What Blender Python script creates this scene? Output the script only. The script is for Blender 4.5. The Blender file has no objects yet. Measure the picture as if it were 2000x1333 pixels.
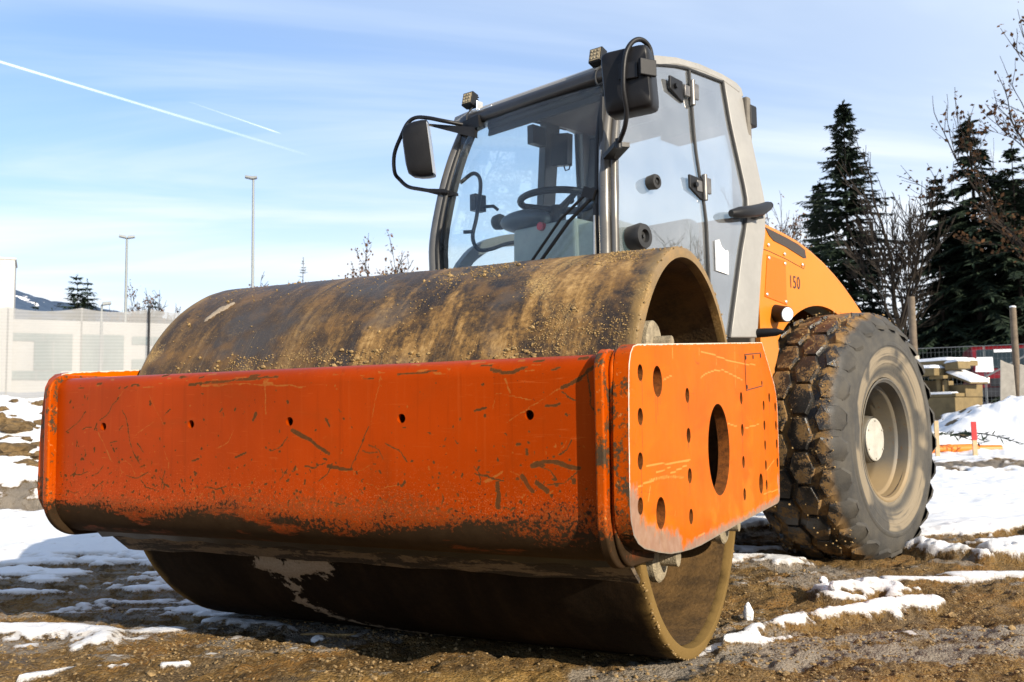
import bpy, bmesh, math, random
import numpy as np
from mathutils import Vector, Matrix, Euler
from mathutils.geometry import delaunay_2d_cdt

SC = bpy.context.scene
COL = SC.collection
PI = math.pi
R = math.radians

# ------------------------------------------------------------------ camera, light, exposure
CAM = Vector((1.94386, -3.35985, 0.88387))
cam_d = bpy.data.cameras.new("camera")
cam_d.lens = 31.985
cam_d.sensor_width = 36.0
cam_d.clip_start = 0.05
cam_d.clip_end = 20000
cam_d.dof.use_dof = True
cam_d.dof.focus_distance = 3.3
cam_d.dof.aperture_fstop = 7.1
cam = bpy.data.objects.new("camera", cam_d)
right = Vector((0.89919, 0.43728, -0.01566))
fwd = Vector((-0.43476, 0.89692, 0.08075))
up = right.cross(fwd).normalized()
fwd = up.cross(right).normalized()
right.normalize()
cam.matrix_world = Matrix(((right.x, up.x, -fwd.x, CAM.x), (right.y, up.y, -fwd.y, CAM.y), (right.z, up.z, -fwd.z, CAM.z), (0, 0, 0, 1)))
COL.objects.link(cam)
SC.camera = cam

SUN_EL, SUN_AZ = R(23), R(-26)          # azimuth measured from +X towards +Y
sun_vec = Vector((math.cos(SUN_AZ) * math.cos(SUN_EL), math.sin(SUN_AZ) * math.cos(SUN_EL), math.sin(SUN_EL)))
sl = bpy.data.lights.new("sun", 'SUN')
sl.energy = 5.0
sl.angle = R(0.5)
sl.color = (1.0, 0.885, 0.72)
so = bpy.data.objects.new("sun", sl)
so.rotation_euler = sun_vec.to_track_quat('Z', 'Y').to_euler()
so.location = (20, -10, 15)
COL.objects.link(so)

SC.view_settings.view_transform = 'Standard'
SC.view_settings.look = 'None'
SC.view_settings.exposure = 0.88
SC.view_settings.gamma = 1.0
SC.render.engine = 'CYCLES'
SC.cycles.max_bounces = 8
SC.cycles.transparent_max_bounces = 24
SC.cycles.use_denoising = True

world = bpy.data.worlds.new("World")
SC.world = world
world.use_nodes = True


# ------------------------------------------------------------------ node helper
class NT:
    def __init__(self, tree):
        self.t = tree

    def n(self, typ, ins=None, **props):
        nd = self.t.nodes.new(typ)
        for k, v in props.items():
            setattr(nd, k, v)
        for k, v in (ins or {}).items():
            s = nd.inputs[k]
            if isinstance(v, bpy.types.NodeSocket):
                self.t.links.new(v, s)
            elif v is not None:
                if hasattr(s.default_value, '__len__') and not hasattr(v, '__len__'):
                    v = [v] * len(s.default_value)
                if hasattr(s.default_value, '__len__') and len(s.default_value) == 4 and len(v) == 3:
                    v = (*v, 1)
                s.default_value = v
        return nd

    def m(self, op, a, b=0.0, c=0.0, clamp=False):
        nd = self.n('ShaderNodeMath', {0: a, 1: b, 2: c}, operation=op)
        nd.use_clamp = clamp
        return nd.outputs[0]

    def mul(self, a, b): return self.m('MULTIPLY', a, b)
    def add(self, a, b): return self.m('ADD', a, b)
    def sub(self, a, b): return self.m('SUBTRACT', a, b)
    def mx(self, a, b): return self.m('MAXIMUM', a, b)

    def step(self, v, lo, hi):
        return self.n('ShaderNodeMapRange', {0: v, 1: lo, 2: hi, 3: 0.0, 4: 1.0}, interpolation_type='SMOOTHSTEP').outputs[0]

    def mix(self, f, a, b, blend='MIX'):
        nd = self.n('ShaderNodeMix', data_type='RGBA', blend_type=blend)
        for i, v in ((0, f), (6, a), (7, b)):
            s = nd.inputs[i]
            if isinstance(v, bpy.types.NodeSocket):
                self.t.links.new(v, s)
            else:
                s.default_value = v if i == 0 else (*v[:3], 1)
        return nd.outputs[2]

    def mixf(self, f, a, b):
        nd = self.n('ShaderNodeMix', {0: f, 2: a, 3: b}, data_type='FLOAT')
        return nd.outputs[0]

    def obj(self): return self.n('ShaderNodeTexCoord').outputs['Object']
    def gen(self): return self.n('ShaderNodeTexCoord').outputs['Generated']
    def pos(self): return self.n('ShaderNodeNewGeometry').outputs['Position']
    def attr(self, name): return self.n('ShaderNodeAttribute', attribute_name=name).outputs['Fac']

    def sep(self, v):
        o = self.n('ShaderNodeSeparateXYZ', {0: v}).outputs
        return o[0], o[1], o[2]

    def comb(self, x, y, z): return self.n('ShaderNodeCombineXYZ', {0: x, 1: y, 2: z}).outputs[0]

    def scale(self, v, s):
        return self.n('ShaderNodeVectorMath', {0: v, 1: s}, operation='MULTIPLY').outputs[0]

    def noise(self, v, s=5.0, d=4.0, r=0.5, dist=0.0):
        return self.n('ShaderNodeTexNoise', {'Vector': v, 'Scale': s, 'Detail': d, 'Roughness': r, 'Distortion': dist}).outputs[0]

    def voro(self, v, s=5.0, feature='F1'):
        return self.n('ShaderNodeTexVoronoi', {'Vector': v, 'Scale': s}, feature=feature).outputs

    def ramp(self, f, stops):
        nd = self.n('ShaderNodeValToRGB', {0: f})
        e = nd.color_ramp.elements
        while len(e) < len(stops):
            e.new(0.5)
        for el, (p, c) in zip(e, stops):
            el.position = p
            el.color = (*c, 1)
        return nd.outputs[0]

    def bump(self, h, strength=0.3, dist=0.01, normal=None):
        ins = {'Strength': strength, 'Distance': dist, 'Height': h}
        if normal is not None:
            ins['Normal'] = normal
        return self.n('ShaderNodeBump', ins).outputs[0]


MATS = {}


def material(name):
    m = bpy.data.materials.new(name)
    m.use_nodes = True
    m.node_tree.nodes.clear()
    t = NT(m.node_tree)
    MATS[name] = m
    return m, t


def finish(t, base, rough=0.5, metal=0.0, normal=None, spec=0.5, **kw):
    ins = {'Base Color': base, 'Roughness': rough, 'Metallic': metal, 'Specular IOR Level': spec}
    if normal is not None:
        ins['Normal'] = normal
    ins.update(kw)
    p = t.n('ShaderNodeBsdfPrincipled', ins)
    o = t.n('ShaderNodeOutputMaterial', {'Surface': p.outputs[0]})
    return p


def simple(name, col, rough=0.5, metal=0.0, var=0.25, scale=8.0, bump=0.0, spec=0.5):
    m, t = material(name)
    c = t.obj()
    n1 = t.noise(c, scale, 5, 0.6)
    n2 = t.noise(c, scale * 7, 3, 0.6)
    f = t.step(t.add(t.mul(n1, 0.7), t.mul(n2, 0.3)), 0.3, 0.7)
    base = t.mix(f, [x * (1 - var) for x in col], [min(1, x * (1 + var * 0.7)) for x in col])
    nrm = t.bump(n2, bump, 0.01) if bump else None
    finish(t, base, t.mixf(n1, max(0, rough - 0.1), min(1, rough + 0.12)), metal, nrm, spec)
    return m


# sky: Nishita plus thin high cloud
wt = NT(world.node_tree)
world.node_tree.nodes.clear()
sky = wt.n('ShaderNodeTexSky', sky_type='NISHITA', sun_disc=False)
sky.sun_elevation = SUN_EL
sky.sun_rotation = math.atan2(sun_vec.x, sun_vec.y)
sky.altitude = 400
sky.air_density = 1.0
sky.dust_density = 0.6
sky.ozone_density = 2.0
wd = wt.n('ShaderNodeTexCoord').outputs['Generated']
wx, wy, wz = wt.sep(wd)
inv = wt.m('DIVIDE', 1.0, wt.add(wt.mx(wz, 0.0), 0.10))
px_ = wt.mul(wx, inv)
py_ = wt.mul(wy, inv)
# streaky cirrus, stretched along one bearing
ca, sa = math.cos(R(38)), math.sin(R(38))
a_ = wt.add(wt.mul(px_, ca), wt.mul(py_, sa))
b_ = wt.sub(wt.mul(py_, ca), wt.mul(px_, sa))
cv = wt.comb(wt.mul(a_, 0.32), wt.mul(b_, 0.95), 0.0)
c1 = wt.noise(cv, 1.3, 6, 0.55, 0.6)
c2 = wt.noise(wt.comb(wt.mul(a_, 0.12), wt.mul(b_, 0.30), 3.0), 1.0, 3, 0.5, 0.4)
side = wt.step(wt.add(wt.mul(wx, 0.80), wt.mul(wy, 0.30)), -0.45, 0.75)     # more veil towards the sun
low = wt.m('SUBTRACT', 1.0, wt.step(wz, 0.03, 0.33))
cl = wt.add(wt.add(wt.mul(wt.step(c1, 0.40, 0.70), 0.44), wt.mul(wt.step(c2, 0.40, 0.66), 0.36)), 0.07)
cl = wt.add(cl, wt.mul(side, 0.78))
cl = wt.add(cl, wt.mul(low, 0.72))
cl = wt.m('MULTIPLY', wt.mx(cl, 0.0), 0.90, clamp=True)
SKY_K = 0.10
cloudcol = wt.mix(wt.step(wz, 0.0, 0.5), (5.9, 6.2, 6.6), (4.9, 5.6, 6.6))
skycol = wt.mix(1.0, sky.outputs[0], (0.60, 0.89, 1.14), 'MULTIPLY')
final = wt.mix(cl, skycol, cloudcol)
bg = wt.n('ShaderNodeBackground', {'Color': final, 'Strength': SKY_K})
wt.n('ShaderNodeOutputWorld', {'Surface': bg.outputs[0]})


# ------------------------------------------------------------------ geometry helpers
class G:
    """collects geometry for ONE mesh object"""

    def __init__(self):
        self.v, self.f, self.mi = [], [], []

    def add(self, verts, faces, mi=0):
        b = len(self.v)
        self.v.extend([tuple(p) for p in verts])
        self.f.extend([tuple(i + b for i in f) for f in faces])
        self.mi.extend([mi] * len(faces))
        return self

    def box(self, c, s, rot=None, mi=0, taper=1.0):
        hx, hy, hz = s[0] / 2, s[1] / 2, s[2] / 2
        P = [Vector((x * (taper if z > 0 else 1), y * (taper if z > 0 else 1), z)) for z in (-hz, hz) for x, y in ((-hx, -hy), (hx, -hy), (hx, hy), (-hx, hy))]
        if rot is not None:
            E = rot if isinstance(rot, Matrix) else Euler(rot).to_matrix()
            P = [E @ p for p in P]
        c = Vector(c)
        return self.add([p + c for p in P], [(3, 2, 1, 0), (4, 5, 6, 7), (0, 1, 5, 4), (1, 2, 6, 5), (2, 3, 7, 6), (3, 0, 4, 7)], mi)

    def tube(self, pts, r, n=8, mi=0, cap=True):
        pts = [Vector(p) for p in pts]
        rs = r if isinstance(r, (list, tuple)) else [r] * len(pts)
        V, F = [], []
        prev = None
        for i, p in enumerate(pts):
            t = (pts[min(i + 1, len(pts) - 1)] - pts[max(i - 1, 0)])
            t = t.normalized() if t.length > 1e-9 else Vector((0, 0, 1))
            if prev is None:
                a = Vector((0, 0, 1)) if abs(t.z) < 0.9 else Vector((1, 0, 0))
                u = t.cross(a).normalized()
            else:
                u = (prev - t * prev.dot(t))
                u = u.normalized() if u.length > 1e-6 else t.orthogonal().normalized()
            prev = u
            w = t.cross(u)
            for k in range(n):
                an = 2 * PI * k / n
                V.append(p + (u * math.cos(an) + w * math.sin(an)) * rs[i])
        for i in range(len(pts) - 1):
            for k in range(n):
                a, b = i * n + k, i * n + (k + 1) % n
                F.append((a, b, b + n, a + n))
        if cap:
            F.append(tuple(reversed(range(n))))
            F.append(tuple(range((len(pts) - 1) * n, len(pts) * n)))
        return self.add(V, F, mi)

    def lathe(self, prof, n=48, axis='x', c=(0, 0, 0), closed=False, mi=0):
        """prof: list of (position along axis, radius)"""
        V, F = [], []
        for a, r in prof:
            for k in range(n):
                an = 2 * PI * k / n
                cc, ss = r * math.cos(an), r * math.sin(an)
                V.append({'x': (a + c[0], cc + c[1], ss + c[2]), 'y': (ss + c[0], a + c[1], cc + c[2]), 'z': (cc + c[0], ss + c[1], a + c[2])}[axis])
        m = len(prof)
        for i in range(m if closed else m - 1):
            j = (i + 1) % m
            for k in range(n):
                k2 = (k + 1) % n
                F.append((i * n + k, j * n + k, j * n + k2, i * n + k2))
        if not closed:
            if prof[0][1] > 1e-5:
                F.append(tuple(range(n)))
            if prof[-1][1] > 1e-5:
                F.append(tuple(reversed(range((m - 1) * n, m * n))))
        return self.add(V, F, mi)

    def prism(self, poly, axis, a0, a1, mi=0):
        """poly: 2D points in the two other axes, extruded along axis from a0 to a1"""
        n = len(poly)
        def P(p, a):
            return {'x': (a, p[0], p[1]), 'y': (p[0], a, p[1]), 'z': (p[0], p[1], a)}[axis]
        V = [P(p, a0) for p in poly] + [P(p, a1) for p in poly]
        F = [tuple(reversed(range(n))), tuple(range(n, 2 * n))] + [(i, (i + 1) % n, (i + 1) % n + n, i + n) for i in range(n)]
        return self.add(V, F, mi)

    def ico(self, c, r, rng, jit=0.25, sub=1, squash=(1, 1, 1), mi=0):
        base, faces = ICO[sub]
        c = Vector(c)
        V = [c + Vector((p[0] * squash[0], p[1] * squash[1], p[2] * squash[2])) * r * (1 + rng.uniform(-jit, jit)) for p in base]
        return self.add(V, faces, mi)

    def strip(self, A, B, thick, mi=0):
        """solid sheet between two 3-D polylines; thick is an offset vector"""
        n = len(A)
        T = Vector(thick)
        A = [Vector(p) for p in A]
        B = [Vector(p) for p in B]
        V = A + B + [p + T for p in A] + [p + T for p in B]
        F = []
        for i in range(n - 1):
            F += [(i, i + 1, n + i + 1, n + i), (2 * n + i, 3 * n + i, 3 * n + i + 1, 2 * n + i + 1), (i, 2 * n + i, 2 * n + i + 1, i + 1), (n + i, n + i + 1, 3 * n + i + 1, 3 * n + i)]
        F += [(0, n, 3 * n, 2 * n), (n - 1, 3 * n - 1, 4 * n - 1, 2 * n - 1)]
        return self.add(V, F, mi)

    def build(self, name, mats, parent=None, smooth=35, bevel=0.0, seg=2, loc=None, rotz=0.0, attrs=None, recalc=True, sub=0):
        me = bpy.data.meshes.new(name)
        me.from_pydata(self.v, [], self.f)
        mats = mats if isinstance(mats, (list, tuple)) else [mats]
        for mm in mats:
            me.materials.append(MATS[mm] if isinstance(mm, str) else mm)
        if len(mats) > 1:
            me.polygons.foreach_set('material_index', self.mi)
        if recalc:
            bm = bmesh.new()
            bm.from_mesh(me)
            bmesh.ops.recalc_face_normals(bm, faces=bm.faces)
            bm.to_mesh(me)
            bm.free()
        for k, arr in (attrs or {}).items():
            at = me.attributes.new(k, 'FLOAT', 'POINT')
            at.data.foreach_set('value', np.asarray(arr, dtype=np.float32))
        if smooth:
            me.polygons.foreach_set('use_smooth', [True] * len(me.polygons))
            if smooth < 180:
                me.set_sharp_from_angle(angle=R(smooth))
        o = bpy.data.objects.new(name, me)
        COL.objects.link(o)
        if parent is not None:
            o.parent = parent
        if loc is not None:
            o.location = loc
        o.rotation_euler = (0, 0, rotz)
        if bevel:
            b = o.modifiers.new('bevel', 'BEVEL')
            b.width = bevel
            b.segments = seg
            b.limit_method = 'ANGLE'
            b.angle_limit = R(40)
            b.harden_normals = False
        if sub:
            s = o.modifiers.new('sub', 'SUBSURF')
            s.levels = s.render_levels = sub
        return o


def _ico(sub):
    bm = bmesh.new()
    bmesh.ops.create_icosphere(bm, subdivisions=sub, radius=1.0)
    bm.verts.index_update()
    r = ([tuple(v.co) for v in bm.verts], [tuple(v.index for v in f.verts) for f in bm.faces])
    bm.free()
    return r


ICO = {1: _ico(1), 2: _ico(2), 3: _ico(3)}


def tag(o, label=None, cat=None, group=None, kind=None):
    if label: o['label'] = label
    if cat: o['category'] = cat
    if group: o['group'] = group
    if kind: o['kind'] = kind
    return o


def empty(name, loc=(0, 0, 0), rz=0.0, parent=None):
    o = bpy.data.objects.new(name, None)
    o.empty_display_size = 0.2
    COL.objects.link(o)
    o.location = loc
    o.rotation_euler = (0, 0, rz)
    if parent is not None:
        o.parent = parent
    return o


def arc(cx, cy, r, a0, a1, n):
    return [(cx + r * math.cos(R(a0 + (a1 - a0) * i / n)), cy + r * math.sin(R(a0 + (a1 - a0) * i / n))) for i in range(n + 1)]


def spline(pts, n=6):
    """Catmull-Rom through 3-D points"""
    P = [Vector(p) for p in pts]
    P = [P[0] * 2 - P[1]] + P + [P[-1] * 2 - P[-2]]
    out = []
    for i in range(1, len(P) - 2):
        for k in range(n):
            t = k / n
            a, b, c, d = P[i - 1], P[i], P[i + 1], P[i + 2]
            out.append(0.5 * ((2 * b) + (c - a) * t + (2 * a - 5 * b + 4 * c - d) * t * t + (3 * b - a - 3 * c + d) * t ** 3))
    out.append(P[-2])
    return out


# numpy noise ----------------------------------------------------------------
def _hash(ix, iy, seed):
    h = (ix.astype(np.int64) * 374761393 + iy.astype(np.int64) * 668265263 + seed * 1442695041) & 0xffffffff
    h = ((h ^ (h >> 13)) * 1274126177) & 0xffffffff
    h = (h ^ (h >> 16)) & 0xffffff
    return h / float(0xffffff)


def vnoise(x, y, seed=0):
    ix, iy = np.floor(x), np.floor(y)
    fx, fy = x - ix, y - iy
    u, v = fx * fx * fx * (fx * (fx * 6 - 15) + 10), fy * fy * fy * (fy * (fy * 6 - 15) + 10)
    a, b = _hash(ix, iy, seed), _hash(ix + 1, iy, seed)
    c, d = _hash(ix, iy + 1, seed), _hash(ix + 1, iy + 1, seed)
    return (a * (1 - u) + b * u) * (1 - v) + (c * (1 - u) + d * u) * v


def fbm(x, y, octs=4, seed=0, gain=0.5):
    s, a, tot = 0.0, 1.0, 0.0
    for o in range(octs):
        ca_, sa_ = math.cos(o * 0.9 + 0.3), math.sin(o * 0.9 + 0.3)
        f = 2.0 ** o
        s = s + a * vnoise((x * ca_ - y * sa_) * f + 17.3 * o, (x * sa_ + y * ca_) * f - 9.1 * o, seed + o)
        tot += a
        a *= gain
    return s / tot


def sstep(a, b, x):
    t = np.clip((x - a) / (b - a), 0, 1)
    return t * t * (3 - 2 * t)


def seg_dist(P, poly):
    """distance of N points to a 2-D polyline, plus position 0..1 along it"""
    best = np.full(len(P), 1e9)
    for i in range(len(poly) - 1):
        a, b = np.array(poly[i], float), np.array(poly[i + 1], float)
        d = b - a
        t = np.clip(((P - a) @ d) / max(d @ d, 1e-12), 0, 1)
        e = P - (a + t[:, None] * d)
        best = np.minimum(best, np.sqrt((e * e).sum(1)))
    return best


def cdt_fill(outer, holes, spacing, rng):
    """triangulated 2-D sheet with exact outline and holes; returns points, triangles, loops"""
    from mathutils import geometry
    pts, edges, loops = [], [], []

    def densify(loop):
        out = []
        for i, p in enumerate(loop):
            q = loop[(i + 1) % len(loop)]
            L = math.hypot(q[0] - p[0], q[1] - p[1])
            k = max(1, int(L / (spacing * 2.5)))
            for j in range(k):
                out.append((p[0] + (q[0] - p[0]) * j / k, p[1] + (q[1] - p[1]) * j / k))
        return out
    for lp in [outer] + holes:
        lp = densify(lp)
        b = len(pts)
        pts += lp
        loops.append(list(range(b, b + len(lp))))
        edges += [(b + i, b + (i + 1) % len(lp)) for i in range(len(lp))]
    nb = len(pts)
    O = np.array(outer)
    x0, y0 = O.min(0)
    x1, y1 = O.max(0)
    X, Y = np.meshgrid(np.arange(x0, x1, spacing), np.arange(y0, y1, spacing * 0.87))
    X[::2] += spacing * 0.5
    Q = np.stack([X.ravel(), Y.ravel()], 1)

    def inside(Q, poly):
        c = np.zeros(len(Q), bool)
        n = len(poly)
        for i in range(n):
            a, b = poly[i], poly[(i + 1) % n]
            if a[1] == b[1]:
                continue
            cond = ((a[1] > Q[:, 1]) != (b[1] > Q[:, 1])) & (Q[:, 0] < (b[0] - a[0]) * (Q[:, 1] - a[1]) / (b[1] - a[1]) + a[0])
            c ^= cond
        return c
    keep = inside(Q, outer) & (seg_dist(Q, list(outer) + [outer[0]]) > spacing * 0.5)
    for h in holes:
        keep &= ~inside(Q, h) & (seg_dist(Q, list(h) + [h[0]]) > spacing * 0.5)
    allp = [Vector(p) for p in pts] + [Vector((float(a), float(b))) for a, b in Q[keep]]
    vo, eo, fo, ov, oe, of = delaunay_2d_cdt(allp, edges, [], 0, 1e-7)
    V = np.array([tuple(p) for p in vo])
    T = np.array([tuple(f) for f in fo if len(f) == 3])
    cen = V[T].mean(1)
    ok = inside(cen, outer)
    for h in holes:
        ok &= ~inside(cen, h)
    # map input boundary indices to output
    mp = {}
    for i, src in enumerate(ov):
        for s in src:
            mp[s] = i
    loops = [[mp[i] for i in lp] for lp in loops]
    return V, T[ok], loops

# ------------------------------------------------------------------ materials
def orange_mat(name, col, low=None, wear=True, heavy=0.0):
    """worn orange paint; 'wear_d' dark scrapes, 'wear_t' pale scrapes come from the mesh"""
    m, t = material(name)
    c = t.obj()
    x, y, z = t.sep(c)
    big = t.noise(c, 2.2, 4, 0.55)
    base = t.mix(t.step(big, 0.25, 0.75), [k * 0.80 for k in col], [min(1, k * 1.10) for k in col])
    # fine vertical wash marks
    wash = t.noise(t.scale(c, (60, 60, 2.5)), 1.0, 3, 0.6)
    wash2 = t.noise(t.scale(c, (34, 34, 1.3)), 1.0, 4, 0.65)
    base = t.mix(t.mul(t.step(wash2, 0.54, 0.68), 0.28), base, (0.14, 0.016, 0.0005))
    base = t.mix(t.mul(t.step(wash, 0.55, 0.8), 0.12), base, (0.40, 0.10, 0.02))
    hair = t.noise(t.scale(c, (9, 9, 140)), 1.0, 2, 0.5, 1.5)
    base = t.mix(t.mul(t.step(hair, 0.67, 0.73), 0.14), base, (0.50, 0.16, 0.04))
    fine = t.noise(c, 260, 2, 0.6)
    spk = t.noise(c, 85, 3, 0.65)
    reg = t.noise(c, 4.0, 3, 0.6)
    if wear:
        d, tt = t.attr('wear_d'), t.attr('wear_t')
        # chips, far denser near the lower edge
        lo = t.m('SUBTRACT', 1.0, t.step(z, 0.56, 0.84))
        thr = t.sub(t.sub(0.715, t.mul(lo, 0.085)), t.mul(t.sub(reg, 0.5), 0.22))
        chips = t.step(t.sub(spk, thr), 0.0, 0.025)
        pale = t.mul(t.step(t.sub(fine, t.sub(0.70, t.mul(lo, 0.13))), 0.0, 0.03), t.add(0.25, t.mul(lo, 0.6)))
        base = t.mix(t.mul(pale, 0.50), base, (0.46, 0.15, 0.055))
        base = t.mix(chips, base, (0.030, 0.018, 0.010))
        dn = t.step(t.mul(d, t.add(0.30, t.mul(t.noise(c, 90, 4, 0.7), 1.3))), 0.58, 0.82)
        tn = t.step(t.mul(tt, t.add(0.25, t.mul(t.noise(c, 100, 4, 0.7), 1.3))), 0.60, 0.90)
        base = t.mix(t.mul(tn, 0.65), base, (0.26, 0.095, 0.018))
        dr = t.step(t.mul(d, t.add(0.30, t.mul(t.noise(c, 90, 4, 0.7), 1.3))), 0.36, 0.55)
        base = t.mix(t.mul(dr, 0.7), base, (0.13, 0.040, 0.008))
        base = t.mix(t.mul(dn, 0.88), base, t.mix(spk, (0.020, 0.011, 0.006), (0.085, 0.040, 0.014)))
        # thrown dust and spatter, thickening downwards
        sp2 = t.noise(c, 150, 3, 0.75)
        lo2 = t.m('SUBTRACT', 1.0, t.step(t.add(z, t.mul(t.sub(reg, 0.5), 0.16)), 0.585, 0.70))
        spat = t.step(t.add(t.add(t.mul(sp2, 0.6), t.mul(spk, 0.4)), t.mul(lo2, 0.20)), 0.64, 0.70)
        base = t.mix(t.mul(spat, t.add(0.06, t.mul(lo2, 0.55))), base, (0.11, 0.036, 0.010))
        patch = t.step(t.noise(t.scale(c, (2.2, 2.2, 3.5)), 1.7, 5, 0.7, 0.8), 0.54, 0.68)
        base = t.mix(t.mul(patch, 0.30), base, (0.20, 0.030, 0.002))
        if heavy:
            hv = t.add(t.mul(t.noise(t.scale(c, (1, 1, 0.55)), 13, 5, 0.7), 0.75), t.mul(spk, 0.25))
            base = t.mix(t.step(hv, 0.535, 0.565), base, (0.11, 0.035, 0.008))
            base = t.mix(t.step(hv, 0.565, 0.595), base, t.mix(spk, (0.012, 0.010, 0.008), (0.07, 0.05, 0.032)))
            base = t.mix(t.mul(t.step(t.noise(c, 45, 4, 0.7), 0.62, 0.68), 0.6), base, (0.42, 0.18, 0.05))
        # caked grime along the bottom, broken by patches of paint
        lowf = t.noise(t.scale(c, (2.1, 3, 5)), 1.0, 6, 0.68)
        edge = t.add(z, t.add(t.mul(t.sub(lowf, 0.5), 0.30), t.mul(t.sub(spk, 0.5), 0.20)))
        gr = t.m('SUBTRACT', 1.0, t.step(edge, 0.562, 0.600))
        rub = t.mul(t.step(t.noise(t.scale(c, (4, 9, 16)), 1.0, 5, 0.65), 0.56, 0.64), t.step(z, 0.46, 0.53))
        gr = t.mul(gr, t.sub(1.0, t.mul(rub, 0.75)))
        grc = t.mix(t.noise(c, 16, 5, 0.7), (0.005, 0.004, 0.003), (0.034, 0.023, 0.013))
        base = t.mix(gr, base, grc)
        rough = t.mixf(t.mx(t.mx(dn, gr), chips), 0.38, 0.85)
        h = t.sub(t.mul(fine, 0.1), t.mul(t.mx(dn, chips), 0.5))
    else:
        thr = t.sub(0.775, t.mul(t.sub(reg, 0.5), 0.16))
        chips = t.step(t.sub(spk, thr), 0.0, 0.02)
        base = t.mix(chips, base, (0.05, 0.03, 0.018))
        rough = t.mixf(chips, 0.40, 0.8)
        h = t.mul(fine, 0.08)
    finish(t, base, t.add(rough, t.mul(t.sub(big, 0.5), 0.15)), 0.0, t.bump(h, 0.25, 0.003), 0.22, **{'Specular Tint': (1.0, 0.42, 0.12, 1)})
    return m


ORANGE = (0.275, 0.029, 0.0002)
orange_mat('orange_paint', ORANGE)
orange_mat('orange_edge', (0.32, 0.044, 0.0002), wear=True, heavy=1.0)
simple('hole_wall', (0.13, 0.040, 0.006), 0.85, 0, 0.6, 40, 0.4, 0.2)


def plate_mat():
    m, t = material('orange_plate_sunlit')  # lighter, yellower than the beam: sunlight on the plates put into the colour
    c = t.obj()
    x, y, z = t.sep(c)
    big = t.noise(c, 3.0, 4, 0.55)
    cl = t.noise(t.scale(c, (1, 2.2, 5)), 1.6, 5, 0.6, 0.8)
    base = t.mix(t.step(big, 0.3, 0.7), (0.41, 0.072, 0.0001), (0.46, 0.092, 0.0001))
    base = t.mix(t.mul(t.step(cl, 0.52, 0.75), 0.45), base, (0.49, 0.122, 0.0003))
    pinkish = t.mul(t.step(t.add(z, t.mul(t.sub(cl, 0.5), 0.5)), 0.62, 0.50), 0.55)
    base = t.mix(t.mul(pinkish, t.step(t.noise(c, 5, 4, 0.6), 0.42, 0.62)), base, (0.49, 0.145, 0.008))
    wash = t.noise(t.scale(c, (1, 75, 1.6)), 1.0, 3, 0.6)
    base = t.mix(t.mul(t.step(wash, 0.56, 0.8), 0.25), base, (0.48, 0.130, 0.003))
    hair = t.noise(t.scale(c, (1, 7, 120)), 1.0, 2, 0.5, 2.5)
    base = t.mix(t.mul(t.step(hair, 0.68, 0.73), 0.22), base, (0.50, 0.17, 0.03))
    tt, ed = t.attr('wear_t'), t.attr('edge')
    tn = t.step(t.mul(tt, t.add(0.5, t.noise(c, 90, 3, 0.6))), 0.38, 0.62)
    base = t.mix(t.mul(tn, 0.55), base, (0.58, 0.25, 0.06))
    spk = t.noise(c, 110, 3, 0.65)
    base = t.mix(t.step(spk, 0.70, 0.72), base, (0.10, 0.04, 0.015))
    dd = t.attr('wear_d')
    dn = t.step(t.mul(dd, t.add(0.2, t.mul(t.noise(t.scale(c, (60, 90, 22)), 1.0, 4, 0.7), 1.4))), 0.42, 0.85)
    base = t.mix(t.mul(dn, 0.7), base, (0.13, 0.045, 0.010))
    sm_ = t.step(t.noise(t.scale(c, (3, 3, 7)), 1.5, 6, 0.7, 1.0), 0.56, 0.70)
    base = t.mix(t.mul(sm_, 0.35), base, (0.30, 0.055, 0.002))
    # front edge: paint rubbed to pale metal above, grey dirt below
    en = t.step(t.add(ed, t.mul(t.sub(t.noise(c, 38, 4, 0.65), 0.5), 0.9)), 0.55, 0.80)
    dirt = t.mix(t.noise(c, 30, 4, 0.6), (0.10, 0.08, 0.06), (0.25, 0.22, 0.18))
    ec = t.mix(t.step(z, 0.62, 0.72), dirt, (0.55, 0.50, 0.43))
    base = t.mix(t.mul(en, 0.9), base, ec)
    gl = t.attr('grey')
    gn = t.step(t.add(gl, t.mul(t.sub(t.noise(c, 26, 4, 0.65), 0.5), 0.8)), 0.5, 0.8)
    base = t.mix(t.mul(gn, 0.8), base, dirt)
    fine = t.noise(c, 320, 2, 0.6)
    wav = t.noise(c, 7, 2, 0.5)
    nrm = t.bump(t.add(wav, t.mul(fine, 0.03)), 0.12, 0.02)
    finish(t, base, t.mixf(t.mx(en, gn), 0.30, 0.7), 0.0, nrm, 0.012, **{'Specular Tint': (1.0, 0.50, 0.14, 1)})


plate_mat()


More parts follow.
